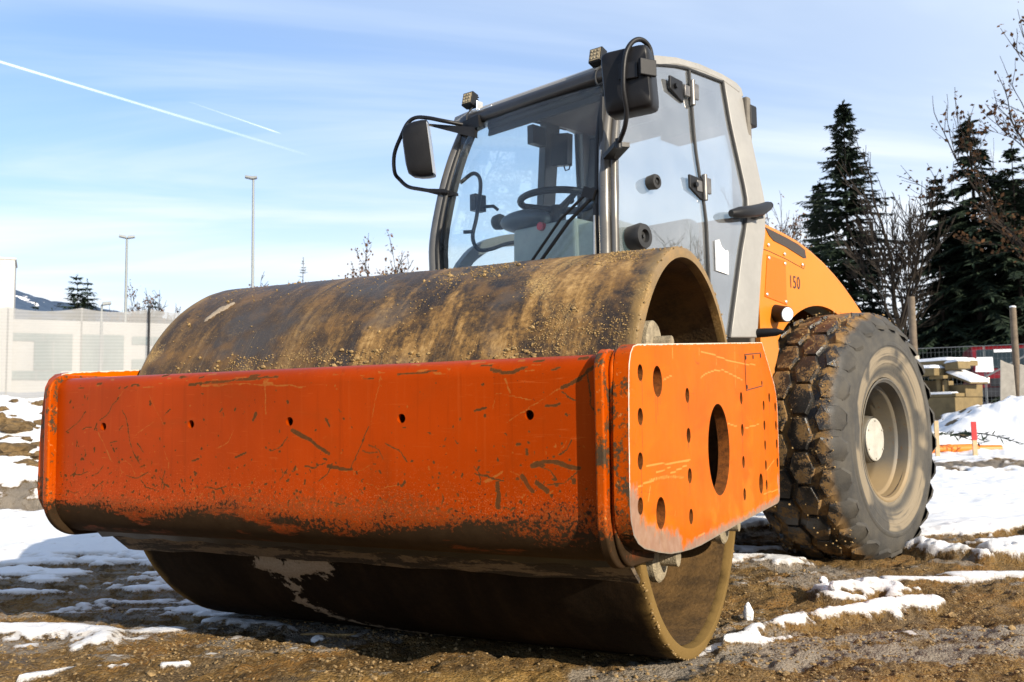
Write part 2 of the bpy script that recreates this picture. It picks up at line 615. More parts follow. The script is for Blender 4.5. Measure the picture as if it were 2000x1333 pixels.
def drum_mat():
    m, t = material('drum_steel')
    c = t.obj()
    x, y, z = t.sep(c)
    sv = t.comb(t.mul(x, 4.2), t.add(t.mul(y, 1.5), t.mul(x, 1.1)), t.mul(z, 1.5))
    s1 = t.noise(sv, 1.3, 6, 0.62, 0.6)
    s2 = t.noise(t.comb(t.mul(x, 15), t.mul(y, 2.4), t.mul(z, 2.4)), 1.0, 6, 0.70, 0.9)
    blot = t.noise(c, 7.0, 5, 0.62)
    fine = t.noise(c, 110, 4, 0.7)
    s3 = t.noise(c, 48, 5, 0.72)
    sw = t.add(t.add(t.mul(s1, 0.50), t.mul(s2, 0.26)), t.mul(s3, 0.24))
    col_shade = t.ramp(sw, [(0.32, (0.006, 0.0045, 0.0035)), (0.48, (0.012, 0.008, 0.005)), (0.62, (0.022, 0.014, 0.008)), (0.76, (0.040, 0.027, 0.014))])
    colt = t.ramp(sw, [(0.38, (0.011, 0.008, 0.006)), (0.465, (0.026, 0.016, 0.008)), (0.505, (0.075, 0.042, 0.013)), (0.55, (0.18, 0.098, 0.026)), (0.63, (0.38, 0.235, 0.085))])
    lf = t.step(t.add(x, t.mul(t.sub(t.noise(c, 1.7, 3, 0.5), 0.5), 1.2)), -0.55, 0.35)
    colt = t.mix(t.mul(t.sub(1.0, lf), 0.62), colt, t.mix(s2, (0.020, 0.015, 0.012), (0.085, 0.050, 0.017)))
    upm = t.step(t.add(z, t.mul(t.sub(blot, 0.5), 0.3)), -0.05, 0.30)  # below, the drum's shade is put into the colour; tan dust above
    col = t.mix(upm, col_shade, colt)
    pits = t.step(t.noise(c, 150, 3, 0.7), 0.60, 0.70)
    col = t.mix(t.mul(pits, 0.6), col, (0.012, 0.009, 0.006))
    grain = t.step(t.noise(c, 190, 2, 0.7), 0.62, 0.70)
    col = t.mix(t.mul(t.mul(grain, upm), 0.55), col, (0.30, 0.20, 0.085))
    col = t.mix(t.mul(t.mul(t.step(blot, 0.50, 0.66), 0.45), upm), col, (0.17, 0.088, 0.022))
    col = t.mix(t.mul(t.mul(t.step(t.noise(c, 3.1, 4, 0.6), 0.52, 0.68), 0.65), upm), col, (0.045, 0.042, 0.040))
    roll = t.noise(t.comb(t.mul(x, 210), t.mul(y, 2.0), t.mul(z, 2.0)), 1.0, 3, 0.6)
    col = t.mix(t.mul(t.mul(t.step(roll, 0.62, 0.70), upm), 0.45), col, (0.20, 0.15, 0.09))
    col = t.mix(t.mul(t.step(roll, 0.38, 0.30), 0.5), col, (0.012, 0.009, 0.007))
    # bright worn rim at the ends
    en = t.step(t.add(t.m('ABSOLUTE', x), t.mul(t.sub(blot, 0.5), 0.10)), 1.005, 1.062)
    col = t.mix(t.mul(en, 0.55), col, (0.26, 0.165, 0.055))
    dust = t.step(t.add(t.attr('tan'), t.mul(t.sub(fine, 0.5), 1.3)), 0.50, 0.85)
    col = t.mix(t.mul(dust, 0.85), col, (0.32, 0.21, 0.08))
    sm = t.step(t.add(t.attr('smear'), t.mul(t.sub(t.noise(c, 24, 5, 0.65), 0.5), 1.7)), 0.50, 0.66)
    col = t.mix(t.mul(sm, 0.9), col, t.mix(fine, (0.14, 0.105, 0.07), (0.36, 0.30, 0.23)))
    h = t.add(t.add(t.mul(fine, 0.6), t.mul(blot, 0.7)), t.mul(t.mx(dust, sm), 0.8))
    rough = t.mixf(t.mx(dust, sm), t.mixf(s1, 0.38, 0.62), 0.92)
    finish(t, col, t.mixf(upm, 0.8, rough), 0.0, t.bump(h, 0.45, 0.006), t.mixf(upm, 0.04, 0.38))


drum_mat()
simple('drum_inside', (0.080, 0.043, 0.011), 0.75, 0.1, 0.6, 9, 0.4)
simple('mud_dry', (0.27, 0.18, 0.078), 0.95, 0, 0.4, 30, 0.5, 0.2)
simple('mud_dark', (0.060, 0.045, 0.028), 0.85, 0, 0.5, 12, 0.5, 0.3)
simple('pale_mud', (0.24, 0.20, 0.135), 0.9, 0, 0.45, 25, 0.6, 0.2)
simple('black_metal', (0.007, 0.007, 0.008), 0.45, 0.0, 0.3, 20, 0.05, 0.3)
simple('black_rubber', (0.012, 0.012, 0.012), 0.6, 0.0, 0.3, 20, 0.1)
simple('black_plastic', (0.007, 0.007, 0.008), 0.45, 0.0, 0.2, 14, 0.05, 0.25)
simple('grey_plastic', (0.065, 0.085, 0.105), 0.45, 0.0, 0.2, 14, 0.05)
simple('cab_grey', (0.235, 0.228, 0.212), 0.42, 0.0, 0.10, 5, 0.03)
simple('cab_tube', (0.125, 0.118, 0.108), 0.28, 0.45, 0.12, 5, 0.02)
simple('cab_dark', (0.028, 0.027, 0.027), 0.34, 0.1, 0.25, 6, 0.03)
simple('cab_lining', (0.12, 0.108, 0.09), 0.85, 0.0, 0.2, 9, 0.1)
simple('console_grey', (0.34, 0.37, 0.34), 0.55, 0.0, 0.12, 8, 0.03)
simple('cream_steel', (0.38, 0.33, 0.25), 0.6, 0.0, 0.25, 5, 0.05)
simple('zinc', (0.62, 0.60, 0.56), 0.32, 0.8, 0.2, 20, 0.02)
simple('red_plastic', (0.55, 0.02, 0.04), 0.4)
simple('white_paper', (0.70, 0.71, 0.72), 0.8, 0, 0.06, 10)
simple('hub_white', (0.36, 0.34, 0.29), 0.55, 0.1, 0.22, 14, 0.06)
simple('vent_dark', (0.030, 0.022, 0.018), 0.7, 0, 0.3, 60, 0.3)
simple('ink', (0.012, 0.010, 0.02), 0.5)


def hood_mat(name, col):
    m, t = material(name)
    c = t.obj()
    x, y, z = t.sep(c)
    n1 = t.noise(c, 2.0, 4, 0.55)
    wash = t.noise(t.scale(c, (8, 22, 1.2)), 1.0, 4, 0.6)
    base = t.mix(n1, [k * 0.9 for k in col], [min(1, k * 1.08) for k in col])
    base = t.mix(t.mul(t.step(wash, 0.5, 0.75), 0.22), base, (0.42, 0.17, 0.04))
    spk = t.noise(c, 60, 3, 0.65)
    base = t.mix(t.mul(t.step(spk, 0.70, 0.74), 0.5), base, (0.25, 0.13, 0.05))
    dirt = t.m('SUBTRACT', 1.0, t.step(t.add(z, t.mul(t.sub(wash, 0.5), 0.35)), 1.22, 1.42))
    base = t.mix(t.mul(dirt, 0.45), base, (0.30, 0.17, 0.07))
    finish(t, base, 0.42, 0, t.bump(spk, 0.05, 0.003), 0.22)


hood_mat('hood_orange', (0.49, 0.150, 0.012))
hood_mat('panel_orange', (0.50, 0.105, 0.001))


def tyre_mat():
    m, t = material('tyre_rubber')
    c = t.obj()
    x, y, z = t.sep(c)
    rr = t.m('SQRT', t.add(t.mul(y, y), t.mul(z, z)))
    n1 = t.noise(c, 6, 5, 0.62)
    n2 = t.noise(c, 22, 5, 0.65)
    fine = t.noise(c, 130, 3, 0.7)
    rub = t.mix(n2, (0.006, 0.006, 0.006), (0.022, 0.020, 0.017))
    # grey dust on the sidewall
    side = t.step(t.add(x, t.mul(t.sub(n2, 0.5), 0.05)), 0.215, 0.275)
    dusty = t.mix(t.step(n1, 0.3, 0.7), (0.026, 0.025, 0.023), (0.062, 0.055, 0.043))
    col = t.mix(t.mul(side, 0.88), rub, dusty)
    ring = t.mul(t.step(rr, 0.42, 0.47), t.m('SUBTRACT', 1.0, t.step(rr, 0.545, 0.56)))
    arcn = t.step(t.noise(t.comb(t.mul(y, 1.6), t.mul(z, 1.6), 2.0), 1.6, 3, 0.5), 0.48, 0.56)
    col = t.mix(t.mul(t.mul(ring, side), t.mul(arcn, 0.8)), col, (0.20, 0.160, 0.105))
    rim = t.m('SUBTRACT', 1.0, t.step(rr, 0.385, 0.42))
    col = t.mix(t.mul(rim, t.mul(side, 0.7)), col, (0.22, 0.175, 0.11))
    rub_arc = t.step(t.noise(t.comb(t.mul(rr, 26), t.mul(t.m('ARCTAN2', z, y), 0.9), 0.0), 1.0, 3, 0.5), 0.56, 0.66)
    col = t.mix(t.mul(t.mul(rub_arc, side), 0.65), col, (0.025, 0.024, 0.023))
    # packed mud between and on the lugs, heavier on top and in the grooves
    groove = t.m('SUBTRACT', 1.0, t.step(rr, 0.742, 0.775))
    nz = t.noise(c, 9, 6, 0.68)
    mudm = t.step(t.add(t.add(t.mul(nz, 1.0), t.mul(groove, 0.09)), t.mul(t.sub(fine, 0.5), 0.55)), 0.50, 0.58)
    mudm = t.mul(mudm, t.m('SUBTRACT', 1.0, t.step(x, 0.20, 0.255)))
    mudc = t.mix(t.noise(c, 45, 4, 0.6), (0.085, 0.045, 0.013), (0.30, 0.175, 0.058))
    col = t.mix(t.mul(mudm, 0.92), col, mudc)
    rough = t.mixf(mudm, t.mixf(side, 0.34, 0.8), 0.95)
    rings = t.mul(t.step(t.m('SINE', t.mul(rr, 140.0)), 0.55, 0.9), t.mul(side, t.mul(t.step(rr, 0.42, 0.43), t.sub(1.0, t.step(rr, 0.53, 0.55)))))
    h = t.add(t.add(t.mul(mudm, 0.8), t.mul(rings, 0.5)), t.add(t.mul(fine, 0.5), t.mul(n2, 0.5)))
    finish(t, col, rough, 0, t.bump(h, 0.5, 0.008), 0.5)


tyre_mat()


def rim_mat():
    m, t = material('rim_paint')
    c = t.obj()
    n1 = t.noise(c, 5, 5, 0.6)
    n2 = t.noise(c, 40, 4, 0.65)
    col = t.mix(t.step(n1, 0.35, 0.65), (0.066, 0.062, 0.054), (0.105, 0.088, 0.060))
    col = t.mix(t.step(n2, 0.60, 0.70), col, (0.09, 0.05, 0.022))
    x, y, z = t.sep(c)
    col = t.mix(t.mul(t.step(z, -0.10, -0.27), 0.65), col, (0.27, 0.185, 0.085))
    finish(t, col, 0.6, 0.15, t.bump(n2, 0.15, 0.003))


rim_mat()


def glass_mat(name, tint, dust, sky_gain=1.0, dustcol=(0.6, 0.62, 0.63)):
    """thin pane: fresnel mirror + clear + a film of dust"""
    m, t = material(name)
    c = t.obj()
    fr = t.n('ShaderNodeFresnel', {'IOR': 1.52}).outputs[0]
    gl = t.n('ShaderNodeBsdfGlossy', {'Color': (1, 1, 1), 'Roughness': 0.0})
    tr = t.n('ShaderNodeBsdfTransparent', {'Color': tint})
    di = t.n('ShaderNodeBsdfDiffuse', {'Color': dustcol})
    n1 = t.noise(c, 3.0, 5, 0.6)
    drips = t.noise(t.scale(c, (55, 55, 2)), 1.0, 4, 0.6)
    spots = t.noise(c, 95, 2, 0.5)
    d = t.add(t.mul(n1, dust), t.mul(t.step(drips, 0.60, 0.78), dust * 0.6))
    d = t.add(d, t.mul(t.step(spots, 0.74, 0.78), 0.14))
    a = t.n('ShaderNodeMixShader', {0: d, 1: tr.outputs[0], 2: di.outputs[0]})
    b = t.n('ShaderNodeMixShader', {0: t.m('MULTIPLY', fr, 1.35 * sky_gain, clamp=True), 1: a.outputs[0], 2: gl.outputs[0]})
    t.n('ShaderNodeOutputMaterial', {'Surface': b.outputs[0]})


glass_mat('windscreen_glass', (0.95, 0.99, 1.0), 0.05, 0.38)
glass_mat('side_glass', (0.66, 0.72, 0.74), 0.19, 2.6, (0.72, 0.74, 0.77))
glass_mat('clear_glass', (0.94, 0.98, 0.99), 0.04, 0.06)
glass_mat('lens_glass', (0.9, 0.9, 0.9), 0.2)

# ------------------------------------------------------------------ the road roller
ROLLER = empty('road_roller', (0, 0, 0))
tag(ROLLER, 'big orange single drum road roller with glazed grey cab parked on muddy ground', 'road roller')
YAW = R(-18.1)
ORG = (0.605, 2.95, 0.0)


def rear(g, name, mats, parent=None, **k):
    """a part of the rear frame (articulated against the drum frame); a sub-part when parent is given"""
    if parent is None:
        return g.build(name, mats, ROLLER, loc=ORG, rotz=YAW, **k)
    return g.build(name, mats, parent, **k)


# ---- drum
rng = random.Random(5)
RD, WD = 0.75, 1.065
nx, na = 240, 420
xs_ = np.linspace(-WD + 0.012, WD - 0.012, nx)
prof = [(-WD + 0.03, RD - 0.046), (-WD, RD - 0.040), (-WD, RD - 0.010), (-WD + 0.004, RD - 0.003)] + [(float(x), RD) for x in xs_] + [(WD - 0.004, RD - 0.003), (WD, RD - 0.010), (WD, RD - 0.040), (WD - 0.03, RD - 0.046)]
g = G()
g.lathe(prof + [(0.0, RD - 0.046)], n=na, closed=True)
V = np.array(g.v)
ang = np.degrees(np.arctan2(V[:, 2], -V[:, 1]))          # 0 = front, 90 = top, -90 = ground
X = V[:, 0]
u_, w_ = X * 1.0, np.radians(ang) * RD
tan = 0.15 + 0.55 * sstep(0.45, 0.75, fbm(u_ * 3, w_ * 3, 5, 11)) * sstep(10, 45, ang) * (0.35 + 0.65 * sstep(0.0, 0.7, X))
tan += 0.4 * sstep(0.55, 0.62, fbm(u_ * 9, w_ * 9, 4, 12)) * sstep(50, 26, ang) * sstep(15, 25, ang) * (np.abs(X + 0.55) < 0.5)
smear = np.zeros(len(V))
P2 = np.stack([X, ang / 57.3 * RD], 1)
sm_poly = [(-0.44, -0.43), (-0.34, -0.46), (-0.16, -0.42)]
smear = np.maximum(smear, np.clip(0.95 - seg_dist(P2, sm_poly) / 0.13, 0, 1))
smear = np.maximum(smear, np.clip(0.74 - seg_dist(P2, [(-0.36, -0.52), (-0.37, -0.66), (-0.28, -0.80), (-0.05, -0.93), (0.15, -1.03)]) / 0.13, 0, 1))
smear = np.maximum(smear, 1 - sstep(0.004, 0.028, seg_dist(P2, [(-0.83, 0.70), (-0.85, 0.62), (-0.80, 0.73)])))
Pr = V.copy()
rad = np.hypot(V[:, 1], V[:, 2])
outer_m = rad > RD - 0.0005
bump_ = (fbm(u_ * 14, w_ * 14, 4, 3) - 0.5) * 0.004 + sstep(0.5, 0.9, smear) * 0.006
k_ = np.where(outer_m, 1 + bump_ / RD, 1.0)
V[:, 1] *= k_
V[:, 2] *= k_
g.v = [tuple(p) for p in V]
drum = g.build('drum', 'drum_steel', ROLLER, smooth=40, loc=(0, 0, RD), attrs={'tan': tan, 'smear': smear}, recalc=True)
# end discs set well inside the shell
for s in (-1, 1):
    g = G()
    g.lathe([(s * 0.78, 0.0), (s * 0.78, 0.26), (s * 0.70, 0.28), (s * 0.66, 0.40), (s * 0.66, RD - 0.05), (s * 0.62, RD - 0.05), (s * 0.62, 0.0)], n=72)
    g.build('end_disc', 'drum_inside', drum, smooth=35)
# inner skin of the shell, rusty and muddy
for s in (-1, 1):
    g = G()
    g.lathe([(s * 0.66, RD - 0.048), (s * (WD - 0.031), RD - 0.048)], n=160)
    g.f = [f for f in g.f if len(f) == 4]
    g.mi = [0] * len(g.f)
    g.build('inner_skin', 'drum_inside', drum, smooth=180, recalc=False)
# crumbs of dried mud on the shell
g = G()
cr = random.Random(77)
cnt = 0
while cnt < 2600:
    x = cr.uniform(-1.03, 1.04)
    a = cr.uniform(14, 88)
    dens = 0.03 + 0.97 * max(0, (x - 0.1) / 0.95) * (1 if a < 78 else 0.3)
    if a < 30 and -0.85 < x < 0.15:
        dens = max(dens, 0.75)
    cl_ = float(fbm(np.array([x * 5.0]), np.array([a * 0.06]), 3, 21)[0])
    if cr.random() > dens * max(0, (cl_ - 0.36) * 4):
        continue
    big = cr.random()
    r = 0.0011 + 0.0019 * cr.random() + (0.005 * cr.random() if big > 0.97 else 0)
    aa = R(a)
    p = (x, -math.cos(aa) * (RD + r * 0.3), math.sin(aa) * (RD + r * 0.3))
    g.ico(p, r, cr, 0.35, 1, (cr.uniform(0.8, 1.8), 1.0, 1.0))
    cnt += 1
for k in range(70):      # lumps lying along the beam side of the drum
    x = cr.choice([cr.gauss(-0.55, 0.08), cr.gauss(-0.02, 0.05), cr.gauss(-0.78, 0.06), cr.gauss(0.25, 0.05), cr.gauss(0.62, 0.08)])
    a = R(cr.gauss(26, 2.2))
    r = cr.uniform(0.003, 0.009)
    g.ico((x, -math.cos(a) * (RD + r * 0.2), math.sin(a) * (RD + r * 0.2)), r, cr, 0.35, 1, (1.4, 1, 0.9))
for k in range(260):     # along the rim of the open end
    a = R(cr.uniform(0, 360))
    r = cr.uniform(0.0015, 0.005)
    g.ico((WD - cr.uniform(-0.002, 0.02), -math.cos(a) * (RD - 0.002), math.sin(a) * (RD - 0.002)), r, cr, 0.35, 1)
tag(g.build('dried_mud', 'mud_dry', drum, smooth=0, recalc=False), kind='stuff')

m, t = material('scraper_mud')
c = t.obj()
n1 = t.noise(t.scale(c, (1.6, 6, 6)), 2.4, 5, 0.65, 0.8)
n2 = t.noise(c, 60, 4, 0.7)
finish(t, t.mix(t.step(t.add(n1, t.mul(t.sub(n2, 0.5), 0.2)), 0.46, 0.54), (0.020, 0.014, 0.009), t.mix(n2, (0.06, 0.042, 0.025), (0.15, 0.11, 0.07))), 0.85, 0, t.bump(t.add(n1, n2), 0.5, 0.006), 0.3)

# ---- front beam: flat face with five bolt holes, rolled top and bottom edges
HO = [(-0.828 + 0.424 * k, 0.8643 + 0.0045 * k) for k in range(5)]
zc0, zc1, YF = 0.600, 0.995, -1.037
outer = [(-1.078, zc0), (1.078, zc0), (1.078, zc1), (-1.078, zc1)]
holes = [[(hx + 0.0145 * math.cos(2 * PI * k / 18), hz + 0.0145 * math.sin(2 * PI * k / 18)) for k in range(18)] for hx, hz in HO]
V2, T2, loops = cdt_fill(outer, holes, 0.0045, rng)
g = G()
g.add([(p[0], YF, p[1]) for p in V2], [tuple(int(i) for i in t) for t in T2])
W2 = [(p[0], p[1]) for p in V2]
for lp in loops[1:]:
    n = len(lp)
    P = [(V2[i][0], YF, V2[i][1]) for i in lp] + [(V2[i][0], YF + 0.018, V2[i][1]) for i in lp]
    g.add(P, [(i, (i + 1) % n, (i + 1) % n + n, i + n) for i in range(n)])
    W2 += [(9, 9)] * (2 * n)
# rolled edges as a dense strip
prof_b = [(YF, zc0)] + arc(YF + 0.13, zc0, 0.13, 180, 262, 26)[1:] + [(-0.86, 0.462), (-0.80, 0.458), (-0.76, 0.47)]
prof_t = [(YF, zc1)] + arc(YF + 0.052, zc1, 0.052, 180, 90, 14)[1:] + [(-0.93, 1.049), (-0.86, 1.05), (-0.80, 1.05), (-0.80, 1.03)]
for pf in (prof_b, prof_t):
    nxs = 430
    XX = np.linspace(-1.078, 1.078, nxs)
    b = []
    for (py, pz) in pf:
        b += [(float(x), py, pz) for x in XX]
        W2 += [(float(x), pz) for x in XX]
    F = [(i * nxs + k, i * nxs + k + 1, (i + 1) * nxs + k + 1, (i + 1) * nxs + k) for i in range(len(pf) - 1) for k in range(nxs - 1)]
    g.add(b, F)
# closing web behind the face
g.box((0, YF + 0.10, 0.80), (2.156, 0.012, 0.30))
W2 += [(9, 9)] * 8
W2 = np.array(W2)
FSCR= [('D',0.0022,[(-0.751,0.968),(-0.785,0.939),(-0.808,0.911),(-0.845,0.887)]),('T',0.0022,[(-0.729,0.992),(-0.751,0.968),(-0.778,0.944)]),('D',0.0027,[(-0.736,0.921),(-0.712,0.888),(-0.702,0.844),(-0.689,0.798),(-0.669,0.766),(-0.65,0.745)]),('D',0.0037,[(-0.68,0.779),(-0.659,0.751),(-0.643,0.733)]),('D',0.0034,[(-1.026,0.844),(-0.995,0.863),(-0.951,0.888),(-0.922,0.919)]),('T',0.0028,[(-0.853,0.843),(-0.833,0.818),(-0.812,0.785),(-0.792,0.744)]),('T',0.0037,[(-0.805,0.779),(-0.791,0.75),(-0.777,0.739)]),('T',0.0055,[(-0.746,0.739),(-0.71,0.745),(-0.684,0.729),(-0.668,0.7),(-0.663,0.685)]),('T',0.0054,[(-0.637,0.679),(-0.638,0.697),(-0.583,0.694)]),('D',0.0052,[(-0.823,0.672),(-0.854,0.649),(-0.896,0.618),(-0.917,0.61)]),('D',0.0051,[(-0.637,0.675),(-0.611,0.654),(-0.576,0.644),(-0.547,0.641)]),('D',0.0036,[(-0.519,0.712),(-0.528,0.687),(-0.537,0.655)]),('D',0.0093,[(-0.523,0.666),(-0.503,0.656)]),('D',0.008,[(-0.638,0.718),(-0.618,0.724)]),('D',0.0058,[(-0.586,0.722),(-0.581,0.74)]),('D',0.0091,[(-0.395,0.745),(-0.367,0.753)]),('T',0.0022,[(-0.603,0.981),(-0.58,0.937),(-0.561,0.908),(-0.527,0.862)]),('T',0.0016,[(-0.697,0.807),(-0.652,0.839),(-0.579,0.876)]),('D',0.0043,[(-0.528,0.899),(-0.507,0.915),(-0.496,0.923)]),('D',0.0051,[(-0.934,0.857),(-0.918,0.865),(-0.89,0.865)]),('D',0.0073,[(-0.874,0.854),(-0.862,0.876)]),('D',0.006,[(-0.748,0.85),(-0.731,0.869)]),('D',0.0062,[(-0.968,0.79),(-0.963,0.812)]),('D',0.006,[(-0.655,0.804),(-0.64,0.788),(-0.625,0.774)]),('D',0.0056,[(-0.93,0.981),(-0.928,0.972)]),('D',0.0039,[(-0.904,0.98),(-0.917,0.963)]),('D',0.0039,[(-0.793,0.804),(-0.755,0.812)]),('D',0.0106,[(-0.417,1.005),(-0.034,1.02)]),('T',0.0088,[(-0.358,0.998),(-0.175,0.999),(0.082,0.983)]),('T',0.0084,[(-0.082,0.987),(-0.076,0.903)]),('T',0.0051,[(0.335,0.86),(0.348,0.926),(0.369,1.003)]),('D',0.0031,[(0.329,0.855),(0.292,0.784),(0.26,0.722)]),('D',0.0206,[(0.869,0.739),(0.916,0.756),(1.015,0.736)]),('T',0.0093,[(0.877,0.748),(0.926,0.76),(0.966,0.74)]),('T',0.0038,[(0.793,0.861),(0.888,0.916),(0.97,0.956)]),('D',0.0111,[(0.97,0.956),(1.031,0.986),(1.065,1.014)]),('D',0.0116,[(0.747,1.015),(0.795,1.003),(0.859,1.015)]),('D',0.0081,[(0.428,1.011),(0.563,1.018)]),('D',0.0087,[(0.696,0.9),(0.729,0.904)]),('D',0.0084,[(0.919,0.906),(0.959,0.912)]),('D',0.0058,[(0.694,0.716),(0.785,0.7)]),('D',0.0228,[(0.764,0.695),(0.768,0.625)]),('T',0.0115,[(0.726,0.694),(0.78,0.724)]),('D',0.016,[(0.843,0.71),(0.873,0.669)]),('D',0.0158,[(0.884,0.693),(0.919,0.673)]),('D',0.0166,[(0.03,0.844),(0.103,0.811),(0.173,0.77)]),('D',0.0129,[(0.173,0.73),(0.262,0.722)]),('D',0.0085,[(-0.206,0.76),(-0.162,0.777)]),('D',0.0087,[(-0.264,0.923),(-0.276,0.91)]),('D',0.011,[(-0.13,0.879),(-0.119,0.9)]),('D',0.0097,[(0.163,0.883),(0.178,0.859)]),('T',0.0029,[(0.751,0.899),(0.768,0.947),(0.873,0.925)]),('T',0.0095,[(0.795,0.984),(0.81,0.946)]),('D',0.0037,[(0.97,0.942),(1.009,0.918)]),('T',0.0028,[(0.946,0.767),(0.982,0.813)]),('D',0.0064,[(1.046,1.004),(1.053,0.912),(1.067,0.894)])]
wd, wtn = np.zeros(len(W2)), np.zeros(len(W2))
wob = (fbm(W2[:, 0] * 40, W2[:, 1] * 40, 3, 5) - 0.5) * 0.006
warp = np.stack([fbm(W2[:, 0] * 28, W2[:, 1] * 28, 3, 15) - 0.5, fbm(W2[:, 0] * 28 + 7, W2[:, 1] * 28, 3, 16) - 0.5], 1) * 0.011
WW2 = W2 + warp
for k, w, pl in FSCR:
    w = max(min(w * 0.40, 0.0065), 0.0021)
    v = 1 - sstep(w * 0.75, w * 1.5, seg_dist(WW2, pl) + wob * (1 if w > 0.004 else 0.4))
    if k == 'D':
        wd = np.maximum(wd, v)
    else:
        wtn = np.maximum(wtn, v)
cr = random.Random(9)
for k in range(520):      # scattered chips
    x, z = cr.uniform(-1.05, 1.05), cr.choice([cr.uniform(0.60, 0.72), cr.uniform(0.6, 0.8), cr.uniform(0.62, 1.0)])
    an, L = cr.uniform(-0.4, 2.4), cr.uniform(0.001, 0.016) * cr.random()
    w = cr.uniform(0.0017, 0.0042)
    pl = [(x, z), (x + L * math.cos(an), z + L * math.sin(an))]
    v = 1 - sstep(w * 0.7, w * 1.5, seg_dist(WW2, pl) + wob)
    if cr.random() < 0.72:
        wd = np.maximum(wd, v)
    else:
        wtn = np.maximum(wtn, v * 0.9)
for k in range(46):       # worn top edge
    x, L, z = cr.uniform(-1.05, 1.05), cr.uniform(0.005, 0.05), cr.uniform(0.998, 1.040)
    v = 1 - sstep(0.002, 0.006, seg_dist(W2, [(x, z), (x + L, z + cr.uniform(-0.006, 0.006))]) + wob)
    if cr.random() < 0.6:
        wtn = np.maximum(wtn, v)
    else:
        wd = np.maximum(wd, v)
# light rub around the holes
for k in range(34):       # scrapes with a common slant, low on the face
    x, z = cr.uniform(-1.0, 1.0), cr.uniform(0.60, 0.80)
    an, L = cr.uniform(-0.5, 0.9) + (0 if cr.random() < 0.6 else 1.2), cr.uniform(0.03, 0.11)
    pl = [(x, z), (x + L * 0.5 * math.cos(an), z + L * 0.5 * math.sin(an) * 0.7), (x + L * math.cos(an + 0.3), z + L * math.sin(an + 0.3) * 0.7)]
    v = 1 - sstep(0.0012, 0.0040, seg_dist(WW2, pl))
    if cr.random() < 0.6:
        wd = np.maximum(wd, v * 0.95)
    else:
        wtn = np.maximum(wtn, v)
for hx, hz in HO:
    wtn = np.maximum(wtn, 0.8 * (1 - sstep(0.016, 0.021, seg_dist(W2, [(hx, hz), (hx + 1e-4, hz)]))) * (W2[:, 1] > hz))
beam = g.build('front_beam', 'orange_paint', ROLLER, smooth=35, attrs={'wear_d': wd, 'wear_t': wtn})

# end flanges of the beam: two stacked rounded plates each side
def flange_profile(yf, r_t=0.07, r_b=0.15, zt=1.06, zb=0.455):
    return [(-0.70, zt)] + list(reversed(arc(yf + r_t, zt - r_t, r_t, 90, 180, 10)))[::-1] + arc(yf + r_b, zb + r_b, r_b, 180, 262, 12) + [(-0.70, zb - 0.01)]


for s in (-1, 1):
    g = G()
    a0, a1 = (1.074, 1.102)
    g.prism(flange_profile(YF - 0.034), 'x', s * a0, s * a1)
    g.prism(flange_profile(YF + 0.006), 'x', s * (a1 + 0.0004), s * 1.116)
    o = g.build('flange', 'orange_edge', beam, smooth=40, bevel=0.006, seg=3)
    for nm in ('wear_d', 'wear_t'):
        at = o.data.attributes.new(nm, 'FLOAT', 'POINT')

# scraper strip under the beam, caked with mud
g = G()
sx = np.linspace(-1.06, 1.07, 60)
A = [(float(x), -0.835, 0.468) for x in sx]
B = [(float(x), -0.712 + 0.006 * math.sin(x * 9), 0.366 + 0.018 * float(fbm(np.array([x * 6.0]), np.array([0.3]), 3, 8)[0])) for x in sx]
A2 = [(float(x), -0.80, 0.468) for x in sx]
g.strip(A, B, (0, 0.012, 0.012))
g.build('scraper', 'scraper_mud', beam, smooth=40) if 'scraper_mud' in MATS else g.build('scraper', 'mud_dark', beam, smooth=40)
g = G()
g.strip([(float(x), -0.872, 0.470) for x in sx], [(float(x), -0.838, 0.440 + 0.004 * math.sin(x * 31)) for x in sx], (0, 0.01, 0.02))
g.build('scraper_clamp', 'black_metal', beam, smooth=40)

# ---- side plates with their bolt holes
OUT = [(-0.946, 1.074), (-0.985, 1.066), (-1.010, 1.046), (-1.026, 1.015), (-1.034, 0.948), (-1.042, 0.825), (-1.048, 0.640), (-1.042, 0.600), (-1.022, 0.560), (-0.985, 0.533), (-0.930, 0.512), (-0.80, 0.484), (-0.68, 0.463), (-0.571, 0.453), (-0.45, 0.445), (-0.32, 0.441), (0.235, 0.445), (1.13, 0.444), (1.175, 0.452), (1.193, 0.475), (1.217, 0.641), (1.222, 0.915), (1.20, 0.965), (1.159, 1.013), (0.883, 1.197)]


def hole(y, z, ry, rz=None, n=22):
    rz = rz or ry
    return [(y + ry * math.cos(2 * PI * k / n), z + rz * math.sin(2 * PI * k / n)) for k in range(n)]


